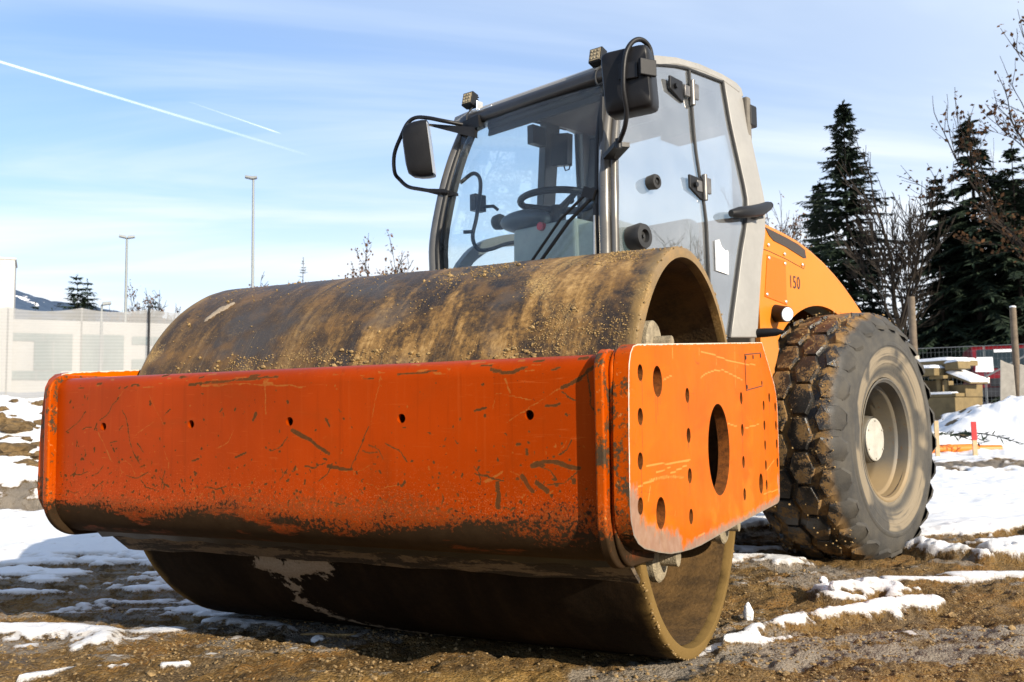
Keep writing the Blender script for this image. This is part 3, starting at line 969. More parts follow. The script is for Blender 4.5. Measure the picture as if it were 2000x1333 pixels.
HS = [hole(-0.928 - 0.010 * k, 0.995 - 0.1215 * k, 0.0235) for k in range(4)]
HS += [hole(-0.439, 0.938 - 0.130 * k, 0.0245) for k in range(4)]
HS += [hole(0.391, 0.937 - 0.1295 * k, 0.0245) for k in range(4)]
HS += [hole(0.869, 0.908 - 0.0895 * k, 0.0220) for k in range(5)]
HS += [hole(1.163, 0.902 - 0.089 * k, 0.0220) for k in range(4)] + [hole(1.015, 0.945, 0.022)]
HS += [hole(-0.766, 0.975, 0.046), hole(-0.770, 0.593, 0.046), hole(0.741, 0.566, 0.044), hole(-0.020, 0.746, 0.166, 0.166, 48)]
V2, T2, loops = cdt_fill(OUT, HS, 0.0065, rng)
SSCR= [(0.002,[(-0.242,1.092),(-0.11,1.093),(-0.012,1.088),(0.168,1.081),(0.44,1.079),(0.712,1.086)]),(0.002,[(-0.254,1.002),(-0.188,1.017),(-0.049,1.034),(0.084,1.039),(0.225,1.028),(0.428,1.012)]),(0.0034,[(0.302,1.145),(0.291,0.975)]),(0.0039,[(-0.266,1.104),(-0.27,1.078)]),(0.0021,[(-0.598,1.084),(-0.597,1.052)]),(0.0028,[(-0.398,1.111),(-0.398,1.093)]),(0.0031,[(-0.017,1.078),(-0.021,1.05)]),(0.0039,[(0.837,1.186),(0.832,1.161)]),(0.0034,[(0.336,1.072),(0.334,1.057)]),(0.0028,[(-0.708,0.98),(-0.659,0.99),(-0.613,0.997)]),(0.0029,[(0.131,0.838),(0.291,0.823)]),(0.002,[(0.449,0.814),(0.745,0.825)]),(0.0031,[(-1.002,0.678),(-0.917,0.689),(-0.827,0.693)]),(0.008,[(-0.873,0.693),(-0.827,0.693),(-0.771,0.694),(-0.702,0.692),(-0.61,0.687),(-0.512,0.677)]),(0.0013,[(-0.895,0.735),(-0.748,0.733),(-0.605,0.729),(-0.425,0.727)]),(0.0065,[(-0.584,0.728),(-0.448,0.727)]),(0.0019,[(-0.807,0.714),(-0.659,0.716)]),(0.0011,[(-0.661,0.699),(-0.473,0.714)]),(0.0039,[(-0.757,0.542),(-0.743,0.488)]),(0.0019,[(-0.887,0.636),(-0.865,0.677)]),(0.003,[(0.876,0.613),(1.078,0.65)]),(0.0019,[(-0.358,0.474),(-0.268,0.475)]),(0.002,[(-0.621,0.583),(-0.628,0.57)]),(0.0021,[(0.788,0.517),(1.202,0.505)])]
wtn = np.zeros(len(V2))
for w, pl in SSCR:
    w = max(w * 0.45, 0.0024)
    v = 1 - sstep(w * 0.7, w * 1.6, seg_dist(V2, pl))
    if w > 0.0033 and len(pl) in (2, 6) and abs(pl[0][1] - pl[-1][1]) < 0.03:
        v = v * (np.sin(V2[:, 0] * 420) > -0.2)
    wtn = np.maximum(wtn, v)
edge = 1 - sstep(0.0, 0.017, seg_dist(V2, OUT[2:10]))
edge = np.maximum(edge, 0.85 * (1 - sstep(0.0, 0.016, seg_dist(V2, OUT[9:25]))))
edge = np.maximum(edge, 0.9 * (1 - sstep(0.0, 0.013, seg_dist(V2, [OUT[-1], OUT[0], OUT[1], OUT[2]]))))
grey = 1 - sstep(0.0, 0.17, seg_dist(V2, [(-1.03, 0.62), (-1.0, 0.54), (-0.88, 0.50), (-0.62, 0.45)]))
grey = np.maximum(grey, 0.9 * (1 - sstep(0.0, 0.10, seg_dist(V2, [(-0.50, 0.44), (0.4, 0.43), (1.16, 0.44)]))))
grey = np.maximum(grey, 0.75 * (1 - sstep(0.0, 0.07, seg_dist(V2, [(1.18, 0.50), (1.16, 0.56)]))))
for s in (1, -1):
    g = G()
    XO, XI = 1.16, 1.117
    n = len(V2)
    g.add([(s * XO, p[0], p[1]) for p in V2] + [(s * XI, p[0], p[1]) for p in V2], [tuple(int(i) for i in t) for t in T2] + [tuple(int(i) + n for i in t[::-1]) for t in T2])
    for lp in loops:
        m_ = len(lp)
        wi = 1 if lp is loops[0] else 2
        b_ = len(g.v)
        g.v += [g.v[i] for i in lp] + [g.v[i + n] for i in lp]
        g.f += [(b_ + i, b_ + (i + 1) % m_, b_ + (i + 1) % m_ + m_, b_ + i + m_) for i in range(m_)]
        g.mi += [wi] * m_
    drip = np.zeros(len(V2))
    crd = random.Random(4)
    for h in HS:
        hc = np.mean(np.array(h), axis=0)
        hr = max(p[1] for p in h) - hc[1]
        for q in range(3):
            yy_ = hc[0] + crd.uniform(-0.6, 0.6) * hr
            drip = np.maximum(drip, crd.uniform(0.5, 1.0) * (1 - sstep(0.002, 0.008, seg_dist(V2, [(yy_, hc[1] - hr * 0.6), (yy_ + 0.002, hc[1] - hr - crd.uniform(0.01, 0.09))]))))
        drip = np.maximum(drip, 0.75 * (1 - sstep(0.0, 0.007, seg_dist(V2, h + [h[0]]))))
    for q in range(60):
        yy_, zz0, an_ = crd.uniform(-1.0, 1.2), crd.uniform(0.46, 1.10), crd.uniform(-0.6, 0.8)
        L_ = crd.uniform(0.01, 0.14) * crd.random()
        drip = np.maximum(drip, 0.8 * (1 - sstep(0.001, 0.005, seg_dist(V2, [(yy_, zz0), (yy_ + L_ * math.cos(an_), zz0 + L_ * math.sin(an_))]))))
    xt = len(g.v) - 2 * n
    zz_ = np.zeros(xt)
    pl = g.build('side_plate', ['orange_plate_sunlit', 'orange_edge', 'hole_wall'], ROLLER, smooth=30, attrs={'wear_t': np.concatenate([wtn, wtn * 0, zz_]), 'wear_d': np.concatenate([drip, wtn * 0, zz_]), 'edge': np.concatenate([edge, edge, zz_]), 'grey': np.concatenate([grey, grey, zz_])})
    if s == 1:
        pl['label'] = 'bright orange side plate pierced by round holes, sunlit'
    # small bolted hatch drawn by a thin gap
    g = G()
    q = [(0.487, 1.12), (0.849, 1.146), (0.856, 0.997), (0.491, 0.97)]
    for i in range(4):
        a, b = q[i], q[(i + 1) % 4]
        if i == 1:
            continue
        L = math.hypot(b[0] - a[0], b[1] - a[1])
        g.box((s * 1.1605, (a[0] + b[0]) / 2, (a[1] + b[1]) / 2), (0.003, L, 0.0035), (math.atan2(b[1] - a[1], b[0] - a[0]), 0, 0))
    for yy, zz in ((0.505, 1.108), (0.66, 1.118), (0.83, 1.132), (0.51, 0.985), (0.84, 1.01)):
        g.box((s * 1.161, yy, zz), (0.004, 0.012, 0.016))
    g.build('hatch_seam', 'black_metal', pl, smooth=0)
    # rubber buffers between plate and drum
    for yy, zz in ((-0.455, 1.105), (-0.452, 0.418), (0.46, 0.42)):
        g = G()
        g.lathe([(s * 0.80, 0.075), (s * 1.03, 0.075), (s * 1.034, 0.083), (s * 1.056, 0.083), (s * 1.062, 0.076), (s * 1.062, 0.0)], n=40, c=(0, yy, zz))
        g.tube([(s * 1.0, yy, zz), (s * 1.118, yy, zz)], 0.03, 12)
        g.build('rubber_buffer', 'pale_mud', ROLLER, smooth=40)
    # bearing carrier behind the large hole
    g = G()
    g.lathe([(s * 0.78, 0.25), (s * 0.95, 0.24), (s * 0.98, 0.16), (s * 1.02, 0.15), (s * 1.02, 0.0)], n=48, c=(0, 0, RD))
    for k in range(8):
        an = PI / 8 + k * PI / 4
        g.tube([(s * 0.94, 0.19 * math.cos(an), RD + 0.19 * math.sin(an)), (s * 0.985, 0.19 * math.cos(an), RD + 0.19 * math.sin(an))], 0.018, 6)
    g.build('bearing_carrier', 'mud_dark', ROLLER, smooth=35)

# rear cross beam of the drum frame and the articulation joint
g = G()
g.box((0, 0.98, 0.78), (2.22, 0.22, 0.50))
g.build('rear_beam', 'orange_edge', ROLLER, smooth=0, bevel=0.03)
g = G()
g.box((0.0, 1.30, 0.74), (0.44, 0.50, 0.30))
g.tube([(0.06, 1.45, 0.42), (0.06, 1.45, 1.10)], 0.11, 20)
g.build('articulation_joint', 'mud_dark', ROLLER, smooth=30, bevel=0.02)
for nm in ('wear_d', 'wear_t'):
    for o in bpy.data.objects:
        if o.name.startswith('rear_beam'):
            o.data.attributes.new(nm, 'FLOAT', 'POINT')

simple('steel_dull', (0.16, 0.15, 0.14), 0.35, 0.6, 0.3, 30)

# ------------------------------------------------------------------ rear frame: wheels
WZ = 0.705
WX = 0.75


def build_wheel(side, seed):
    wheel = empty('wheel', ORG, YAW, ROLLER)
    rr = random.Random(seed)
    # --- tyre carcass
    half = [(0.0, 0.757), (0.12, 0.756), (0.20, 0.749), (0.245, 0.727), (0.272, 0.696), (0.284, 0.668), (0.292, 0.635), (0.297, 0.590), (0.300, 0.585), (0.303, 0.578), (0.303, 0.566), (0.299, 0.558), (0.298, 0.53), (0.291, 0.48), (0.276, 0.43), (0.262, 0.395), (0.256, 0.372), (0.235, 0.362)]
    prof = [(-a, r) for a, r in reversed(half[1:])] + half

    def carc(x):
        ax = abs(x)
        return float(np.interp(ax, [h[0] for h in half[:6]], [h[1] for h in half[:6]]))
    g = G()
    n = 160
    g.lathe(prof + [(0.235, 0.35), (-0.235, 0.35)], n=n, closed=True)
    # --- hexagonal lugs in four staggered rows; the outer rows wrap over the shoulder
    N = 25
    rows = [(-0.215, 0, 1), (-0.072, 0.5, 0), (0.072, 0, 0), (0.215, 0.5, 2)]
    for xr, off, kind in rows:
        for k in range(N):
            th = 2 * PI * (k + off + rr.uniform(-0.03, 0.03)) / N
            hw, hl = (0.070, 0.087) if kind == 0 else (0.071, 0.076)
            hexa = [(-0.55, -1), (0.55, -1), (1, 0), (0.55, 1), (-0.55, 1), (-1, 0)]
            if kind:
                s = 1 if xr > 0 else -1
                hexa = [(-0.6, -1.0), (0.6, -0.92), (1.0, -0.25), (1.0, 0.45), (0.5, 1.0), (-0.55, 0.95), (-1.0, 0.0)]
                hexa = [(a * s, b) for a, b in hexa]
                if s < 0:
                    hexa = hexa[::-1]
            m_ = len(hexa)
            wear = rr.uniform(0.85, 1.0)
            rings = []
            for sc_, lift in ((1.10, -0.012), (1.04, 0.010 * wear), (0.98, 0.024 * wear), (0.93, 0.026 * wear)):
                ring = []
                for a, b in hexa:
                    x = xr + a * hw * sc_
                    if kind:
                        x = x + (0.016 if xr > 0 else -0.016)
                        if abs(x) > 0.235:
                            x += math.copysign(max(0.0, lift) * 0.30, x)
                        x = max(-0.306, min(0.306, x))
                    ln = b * hl * sc_
                    base = carc(min(0.284, abs(x)))
                    dr = lift * (1.0 if abs(x) < 0.23 else 0.62)
                    ring.append((x, base + dr, th + ln / 0.765))
                rings.append(ring)
            V = []
            for ring in rings:
                for x, r, t in ring:
                    j = rr.uniform(-0.002, 0.002)
                    V.append((x + j, (r + j) * math.sin(t), (r + j) * math.cos(t)))
            xc_, tc = sum(p[0] for p in rings[-1]) / m_, th
            rc = carc(min(0.284, abs(xc_))) + 0.026 * wear
            V.append((xc_, rc * math.sin(tc), rc * math.cos(tc)))
            F = []
            for q in range(3):
                for i in range(m_):
                    F.append((q * m_ + i, q * m_ + (i + 1) % m_, (q + 1) * m_ + (i + 1) % m_, (q + 1) * m_ + i))
            for i in range(m_):
                F.append((3 * m_ + i, 3 * m_ + (i + 1) % m_, 4 * m_))
            g.add(V, F)
    # flatten the contact patch
    g.v = [(x * side, y, max(z, -WZ - 0.012)) for x, y, z in g.v]
    tyre = g.build('tyre', 'tyre_rubber', wheel, smooth=24, loc=(side * WX, 0, WZ))
    # clods of mud on the tread
    g = G()
    for k in range(900):
        th = rr.uniform(-1.9, 1.9)
        x = rr.uniform(-0.27, 0.26)
        nv = float(fbm(np.array([x * 7]), np.array([th * 6]), 3, seed)[0])
        if nv < 0.5:
            continue
        r = rr.uniform(0.002, 0.007)
        rad_ = carc(min(0.284, abs(x))) + rr.choice([0.004, 0.038])
        g.ico((x * side, -rad_ * math.sin(th + 0.7), rad_ * math.cos(th + 0.7)), r, rr, 0.35, 1)
    if side > 0:
        tag(g.build('caked_mud', 'mud_dry', tyre, smooth=0, recalc=False), kind='stuff')
    # --- rim
    g = G()
    rp = [(0.232, 0.356), (0.252, 0.372), (0.260, 0.375), (0.262, 0.366), (0.254, 0.358), (0.250, 0.350), (0.215, 0.340), (0.190, 0.336), (0.178, 0.322), (0.172, 0.318), (0.095, 0.305), (0.080, 0.296), (0.060, 0.293), (-0.030, 0.285), (-0.055, 0.262), (-0.060, 0.22), (-0.048, 0.20), (-0.048, 0.0)]
    g.lathe([(a, r) for a, r in rp], n=96)
    g.f = [f for f in g.f if len(f) == 4]
    g.mi = [0] * len(g.f)
    for k in range(10):
        an = 2 * PI * k / 10
        g.tube([(-0.05, 0.24 * math.cos(an), 0.24 * math.sin(an)), (-0.018, 0.24 * math.cos(an), 0.24 * math.sin(an))], 0.016, 6)
    g.v = [(x * side, y, z) for x, y, z in g.v]
    g.build('rim', 'rim_paint', wheel, smooth=30, loc=(side * WX, 0, WZ - 0.008))
    g = G()
    g.lathe([(-0.05, 0.155), (0.10, 0.150), (0.165, 0.142), (0.172, 0.136)], n=56)
    g.f = [f for f in g.f if len(f) == 4]
    g.mi = [0] * len(g.f)
    g.v = [(x * side, y, z) for x, y, z in g.v]
    g.build('hub', 'rim_paint', wheel, smooth=35, loc=(side * WX, 0, WZ - 0.008))
    g = G()
    g.lathe([(0.160, 0.130), (0.180, 0.131), (0.184, 0.127), (0.184, 0.0)], n=56)
    for k in range(6):
        an = 2 * PI * k / 6 + 0.5
        g.tube([(0.182, 0.115 * math.cos(an), 0.115 * math.sin(an)), (0.190, 0.115 * math.cos(an), 0.115 * math.sin(an))], 0.006, 6)
    g.v = [(x * side, y, z) for x, y, z in g.v]
    g.build('hub_cap', 'hub_white', wheel, smooth=35, loc=(side * WX, 0, WZ - 0.008))
    return wheel


build_wheel(1, 31)
build_wheel(-1, 44)

# chassis between the wheels, the fender liners and the axle
g = G()
g.box((0, 0.15, 0.90), (0.82, 2.9, 0.42))
g.box((0, -0.55, 1.12), (0.90, 1.3, 0.30))
rear(g, 'chassis', 'mud_dark', smooth=0, bevel=0.02)
g = G()
g.tube([(-0.62, 0, WZ), (0.62, 0, WZ)], 0.11, 16)
g.lathe([(-0.2, 0.12), (-0.1, 0.21), (0.1, 0.21), (0.2, 0.12)], n=24, c=(0, 0, WZ))
rear(g, 'axle', 'mud_dark', smooth=40)
for s in (1, -1):
    g = G()
    A = [(s * 0.44, 0.835 * math.sin(R(a)), 0.725 + 0.835 * math.cos(R(a))) for a in range(-96, 97, 8)]
    B = [(s * 0.615, p[1], p[2]) for p in A]
    g.strip(A, B, (0, 0.0, 0.006))
    rear(g, 'fender_liner', 'cream_steel', smooth=40)

# ------------------------------------------------------------------ hood
HT = [(-0.80, 1.985), (-0.69, 1.972), (-0.47, 1.948), (-0.27, 1.919), (-0.10, 1.878), (0.08, 1.822), (0.24, 1.757), (0.37, 1.695), (0.54, 1.600), (0.69, 1.506), (0.85, 1.385), (0.98, 1.26), (1.12, 1.09), (1.24, 0.88), (1.30, 0.66), (1.30, 0.50)]
archp = [(0.826 * math.sin(R(a)), 0.725 + 0.826 * math.cos(R(a))) for a in np.linspace(96, -46, 34)]
side_poly = HT + [(0.98, 0.50)] + [p for p in archp] + [(-0.585, 1.245), (-0.640, 1.13), (-0.700, 0.98), (-0.80, 0.98)]
g = G()
for s in (1, -1):
    bm_poly = [(p[0], p[1]) for p in side_poly]
    V2h, T2h, lph = cdt_fill(bm_poly, [], 0.06, rng)
    nh = len(V2h)
    g.add([(s * 0.622, p[0], p[1]) for p in V2h], [tuple(int(i) for i in t) for t in T2h])
    # inner return of the panel edge
    lp = lph[0]
    m_ = len(lp)
    b = len(g.v)
    g.add([(s * 0.622, V2h[i][0], V2h[i][1]) for i in lp] + [(s * 0.590, V2h[i][0], V2h[i][1]) for i in lp], [(i, (i + 1) % m_, (i + 1) % m_ + m_, i + m_) for i in range(m_)])
# top skin, gently crowned, with rounded shoulders
sec = [(-0.622, -0.001), (-0.612, 0.022), (-0.575, 0.042), (-0.40, 0.056), (0.0, 0.064), (0.40, 0.056), (0.575, 0.042), (0.612, 0.022), (0.622, -0.001)]
V, F = [], []
for (y, z) in HT:
    for (x, dz) in sec:
        V.append((x, y, z + dz))
ns = len(sec)
for i in range(len(HT) - 1):
    for k in range(ns - 1):
        F.append((i * ns + k, i * ns + k + 1, (i + 1) * ns + k + 1, (i + 1) * ns + k))
F.append(tuple(range(ns)))
g.add(V, F)
hood = rear(g, 'hood', 'hood_orange', smooth=40)
# dark mesh vent let into the shoulder
for s in (1, -1):
    vp = [(-0.70, 2.004), (-0.60, 1.992), (-0.44, 1.966), (-0.29, 1.938), (-0.20, 1.893), (-0.185, 1.842), (-0.22, 1.838), (-0.45, 1.882), (-0.60, 1.900), (-0.655, 1.925)]
    vp = [(p[0], min(p[1], float(np.interp(p[0], [q[0] for q in HT], [q[1] for q in HT])) - 0.004)) for p in vp]
    g = G()
    g.prism(vp, 'x', s * 0.6205, s * 0.626)
    rear(g, 'vent_panel', 'vent_dark', hood, smooth=0)
    g = G()
    g.prism([(-0.686, 1.806), (-0.462, 1.792), (-0.468, 1.522), (-0.735, 1.552)], 'x', s * 0.621, s * 0.6265)
    ap = rear(g, 'access_panel', 'panel_orange', hood, smooth=0, bevel=0.002)
    if s == 1:
        ap['label'] = 'deeper orange access panel with a screw near each corner'
    for yy, zz in ((-0.672, 1.787), (-0.476, 1.775), (-0.482, 1.540), (-0.712, 1.566), (-0.672, 1.866), (-0.475, 1.834), (-0.245, 1.793)):
        g = G()
        g.lathe([(s * 0.624, 0.010), (s * 0.631, 0.010), (s * 0.634, 0.006), (s * 0.634, 0.0)], n=12, c=(0, yy, zz))
        rear(g, 'bolt', 'zinc', hood, smooth=40)
    # panel seam
    g = G()
    pts = [(s * 0.6225, -0.79, 1.838), (s * 0.6225, -0.66, 1.83), (s * 0.6225, -0.44, 1.805), (s * 0.6225, -0.22, 1.770), (s * 0.6225, -0.205, 1.80)]
    g.tube(pts, 0.0022, 5)
    rear(g, 'seam', 'mud_dark', hood, smooth=180)
    # round marker lamp
    g = G()
    ax0, ax1 = Vector((s * 0.61, -0.60, 1.462)), Vector((s * 0.715, -0.645, 1.445))
    g.tube([ax0, ax0.lerp(ax1, 0.5), ax1], [0.055, 0.050, 0.046], 24)
    lamp = rear(g, 'marker_lamp', 'black_plastic', hood, smooth=40)
    d = (ax1 - ax0).normalized()
    g = G()
    g.tube([ax1 - d * 0.004, ax1 + d * 0.004, ax1 + d * 0.010], [0.042, 0.040, 0.026], 24)
    rear(g, 'lens', 'white_paper', lamp, smooth=40)
# lettering 150
fc = bpy.data.curves.new('lettering', 'FONT')
fc.body = '150'
fc.size = 0.112
fc.extrude = 0.0008
fc.space_character = 1.12
fc.align_x = 'CENTER'
fc.align_y = 'CENTER'
ft = bpy.data.objects.new('lettering_curve', fc)
COL.objects.link(ft)
bpy.context.view_layer.update()
fm = bpy.data.meshes.new_from_object(ft.evaluated_get(bpy.context.evaluated_depsgraph_get()))
bpy.data.objects.remove(ft)
fm.materials.clear()
fm.materials.append(MATS['ink'])
fo = bpy.data.objects.new('lettering', fm)
fo.parent = hood
fo.location = (0.6236, -0.352, 1.668)
fo.rotation_euler = (R(90), 0, R(90))
fo.scale = (0.80, 1.0, 1.0)
COL.objects.link(fo)

# filler cap / beacon socket on the hood
g = G()
g.lathe([(0, 0.05), (0.04, 0.05), (0.05, 0.04), (0.05, 0)], n=24, axis='z', c=(0.36, 0.34, 1.755))
rear(g, 'filler_cap', 'white_paper', hood, smooth=40)

# ------------------------------------------------------------------ cab
def cx(y, z, off=0.0):
    return 0.70 - 0.118 * max(0.0, z - 1.9) - 0.04 * min(1, max(0, (-1.5 - y) / 0.7)) + off


def side3(pts, s, off=0.0):
    return [(s * cx(y, z, off), y, z) for y, z in pts]


def along(poly, n):
    """n+1 points evenly along a 2-D polyline"""
    P = [Vector(p) for p in poly]
    L = [0]
    for i in range(1, len(P)):
        L.append(L[-1] + (P[i] - P[i - 1]).length)
    out = []
    for k in range(n + 1):
        d = L[-1] * k / n
        i = 0
        while i < len(P) - 2 and L[i + 1] < d:
            i += 1
        t = (d - L[i]) / max(1e-9, L[i + 1] - L[i])
        out.append(tuple(P[i].lerp(P[i + 1], min(1, t))))
    return out


REAR_OUT = [(-0.974, 1.292), (-0.888, 1.736), (-0.800, 2.02), (-0.780, 2.063), (-0.784, 2.132), (-0.857, 2.668), (-0.880, 2.777)]
REAR_IN = [(-1.262, 1.278), (-1.104, 1.776), (-1.005, 2.02), (-0.990, 2.063), (-0.995, 2.15), (-1.051, 2.524), (-1.061, 2.772)]
REAR_INL = [(-1.04, 1.278), (-0.95, 1.776), (-0.872, 2.02), (-0.855, 2.08), (-0.870, 2.30), (-0.925, 2.60), (-0.955, 2.772)]
FRONT_E = [(-2.185, 1.20), (-2.176, 1.653), (-2.175, 1.867), (-2.136, 2.119), (-2.083, 2.317), (-2.025, 2.466), (-1.985, 2.545)]
SPLIT = [(-1.455, 1.20), (-1.459, 1.599), (-1.478, 2.296), (-1.430, 2.733)]
ROOF = [(-2.045, 2.560), (-2.072, 2.588), (-2.060, 2.622), (-1.98, 2.668), (-1.90, 2.690), (-1.723, 2.738), (-1.548, 2.776), (-1.32, 2.803), (-1.078, 2.808), (-0.93, 2.798), (-0.872, 2.778), (-0.850, 2.735)]

# cab shell: floor, lower body, rear wall frame
g = G()
g.box((0, -1.58, 1.20), (1.30, 1.28, 0.10))
g.box((0, -0.86, 1.50), (1.22, 0.05, 0.60))
g.box((0, -0.84, 2.70), (1.14, 0.05, 0.12))
for s in (1, -1):
    g.box((s * 0.57, -0.845, 2.35), (0.12, 0.05, 0.75))
cab = rear(g, 'cab', 'cab_lining', smooth=0, bevel=0.01)

# roof
g = G()
V, F = [], []
hw = 0.598
low = [(y, z - 0.045) for y, z in ROOF[2:-1]]
loop = ROOF + list(reversed(low))
g.prism(loop, 'x', -hw, hw)
rear(g, 'roof', 'cab_grey', cab, smooth=35, bevel=0.016, seg=3)
# thick rolled front edge of the roof
g = G()
g.prism([(-2.030, 2.522), (-2.088, 2.532), (-2.098, 2.560), (-2.085, 2.592), (-2.045, 2.626), (-1.985, 2.600), (-1.975, 2.535)], 'x', -0.535, 0.535)
rear(g, 'roof_visor', 'cab_dark', cab, smooth=50, bevel=0.02, seg=3)
g = G()
g.strip([(x, -2.0, 2.59) for x in (-0.50, 0.50)], [(x, -1.5, 2.715) for x in (-0.50, 0.50)], (0, 0, 0.015))
g.strip([(x, -1.5, 2.715) for x in (-0.50, 0.50)], [(x, -0.88, 2.735) for x in (-0.50, 0.50)], (0, 0, 0.015))
g.box((0.36, -0.98, 2.62), (0.40, 0.20, 0.20))
rear(g, 'roof_lining', 'cab_lining', cab, smooth=0, bevel=0.01)

for s in (1, -1):
    n = 22
    # rear corner pillar: broad flat grey plate
    A, B = along(REAR_OUT, n), along(REAR_IN if s > 0 else REAR_INL, n)
    g = G()
    g.strip(side3(A, s), side3(B, s), (-s * 0.055, 0, 0))
    rear(g, 'rear_pillar', 'cab_grey', cab, smooth=30, bevel=0.007)
    # roof rail over the door
    RA = [(-2.035, 2.600), (-1.905, 2.682), (-1.723, 2.732), (-1.548, 2.771), (-1.32, 2.797), (-1.078, 2.802), (-0.885, 2.778)]
    RB = [(-2.000, 2.560), (-1.860, 2.648), (-1.700, 2.702), (-1.548, 2.738), (-1.32, 2.766), (-1.078, 2.772), (-0.90, 2.742)]
    g = G()
    g.strip(side3(along(RA, 18), s, 0.003), side3(along(RB, 18), s, 0.003), (-s * 0.05, 0, 0))
    rear(g, 'roof_rail', 'cab_grey', cab, smooth=40, bevel=0.006)
    # front corner pillar: two parallel round tubes
    P1 = [(s * (cx(y, z) - 0.010), y - 0.020, z) for y, z in FRONT_E]
    P2 = [(s * (cx(y, z) - 0.052), y - 0.040, z) for y, z in FRONT_E]
    g = G()
    g.tube(spline(P1, 4), 0.020, 12)
    g.tube(spline(P2, 4), 0.031, 14)
    g.strip([(p[0] - s * 0.03, p[1] + 0.03, p[2]) for p in spline(P1, 3)], [(p[0] - s * 0.05, p[1] + 0.03, p[2]) for p in spline(P2, 3)], (0, 0.03, 0))
    rear(g, 'front_pillar', 'cab_tube', cab, smooth=40)
    # black seals
    g = G()
    seal = [(s * (cx(y, z) - 0.092), y - 0.048, z) for y, z in FRONT_E]
    g.tube(spline(seal, 4), 0.013, 8)
    g.tube(spline([(s * (cx(y, z) - 0.033), y - 0.012, z) for y, z in FRONT_E], 4), 0.010, 8)
    rear(g, 'pillar_seal', 'black_rubber', cab, smooth=40)
    top = [(-1.99, 2.546), (-1.86, 2.640), (-1.734, 2.690), (-1.557, 2.728), (-1.428, 2.745), (-1.227, 2.757), (-1.068, 2.765)]
    g = G()
    g.tube(side3(along(top, 16), s, -0.004), 0.008, 8)
    g.tube(side3(along([(y - 0.012, z) for y, z in (REAR_IN if s > 0 else REAR_INL)], 20), s, -0.004), 0.010, 8)
    g.tube(side3(along(FRONT_E, 16), s, -0.008), 0.007, 8)
    if s > 0:
        g.tube(side3(along(SPLIT, 16), s, -0.002), 0.009, 8)
    rear(g, 'window_seal', 'black_rubber', cab, smooth=40)
    # glass: fixed front pane and hinged rear pane
    m_ = 16
    g = G()
    topF = [(-1.99, 2.546), (-1.86, 2.640), (-1.734, 2.690), (-1.557, 2.728), (-1.430, 2.738)]
    Al, Bl = along(FRONT_E, m_), along(SPLIT, m_)

    def pane(EA, EB, TOP, off):
        """grid pane between two edges; its top row follows TOP"""
        rows_ = []
        nn, cc = 14, 8
        a, b = along(EA, nn), along(EB, nn)
        for i in range(nn + 1):
            t = i / nn
            row = []
            for k in range(cc + 1):
                u = k / cc
                y = a[i][0] * (1 - u) + b[i][0] * u
                z = a[i][1] * (1 - u) + b[i][1] * u
                zt = float(np.interp(y, [p[0] for p in TOP], [p[1] for p in TOP]))
                zlin = a[-1][1] * (1 - u) + b[-1][1] * u
                z += (zt - zlin) * t ** 3
                row.append((y, z))
            rows_.append(row)
        V, F = [], []
        for dx in (0.0, -0.006):
            for row in rows_:
                V += [(s * cx(y, z, off + dx), y, z) for y, z in row]
        w_ = cc + 1
        for l in range(2):
            o_ = l * (nn + 1) * w_
            for i in range(nn):
                for k in range(cc):
                    q = (o_ + i * w_ + k, o_ + i * w_ + k + 1, o_ + (i + 1) * w_ + k + 1, o_ + (i + 1) * w_ + k)
                    F.append(q if l == 0 else q[::-1])
        return V, F
    Vp, Fp = pane(FRONT_E, SPLIT, top, -0.010)
    rear(G().add(Vp, Fp), 'side_window', 'side_glass' if s > 0 else 'clear_glass', cab, smooth=180)
    Vp, Fp = pane(SPLIT, [(y - 0.004, z) for y, z in (REAR_IN if s > 0 else REAR_INL)], top, -0.010)
    dg = rear(G().add(Vp, Fp), 'door_window', 'side_glass' if s > 0 else 'clear_glass', cab, smooth=180)

# right side only: hinges, stops, handle, notice
for yy, zz, yb in ((-1.600, 2.600, -1.445), (-1.545, 2.068, -1.455)):
    g = G()
    q = [(yy - 0.055, zz + 0.045), (yy + 0.065, zz + 0.040), (yy + 0.070, zz - 0.075), (yy + 0.045, zz - 0.07), (yy - 0.055, zz - 0.025)]
    g.prism([(a, b) for a, b in q], 'x', cx(yy, zz, 0.0), cx(yy, zz, 0.014))
    h_ = rear(g, 'door_hinge', 'black_metal', cab, smooth=0, bevel=0.004)
    g = G()
    g.tube([(cx(yb, zz, 0.016), yb - 0.012, zz - 0.075), (cx(yb, zz, 0.016), yb - 0.012, zz + 0.065)], 0.015, 12)
    g.box((cx(yb, zz, 0.012), yb + 0.026, zz + 0.010), (0.016, 0.045, 0.085))
    g.box((cx(yb, zz, 0.012), yb - 0.060, zz - 0.005), (0.012, 0.05, 0.06))
    rear(g, 'hinge_plate', 'steel_dull', h_, smooth=40, bevel=0.003)
    g = G()
    g.tube([(cx(yy, zz, 0.01), yy - 0.01, zz - 0.004), (cx(yy, zz, 0.030), yy - 0.01, zz - 0.004)], 0.014, 10)
    rear(g, 'hinge_bolt', 'black_metal', h_, smooth=40)
for yy, zz, sc_ in ((-1.918, 2.015, 0.75), (-2.085, 1.716, 1.25)):
    g = G()
    x0 = cx(yy, zz, -0.004)
    g.lathe([(x0, 0.046 * sc_), (x0 + 0.05 * sc_, 0.052 * sc_), (x0 + 0.066 * sc_, 0.046 * sc_), (x0 + 0.068 * sc_, 0.026 * sc_), (x0 + 0.052 * sc_, 0.022 * sc_), (x0 + 0.052 * sc_, 0.0)], n=30, c=(0, yy, zz))
    g.tube([(x0 + 0.05 * sc_, yy, zz), (x0 + 0.062 * sc_, yy, zz)], 0.009, 8)
    rear(g, 'rubber_stop', 'black_rubber', cab, smooth=40)
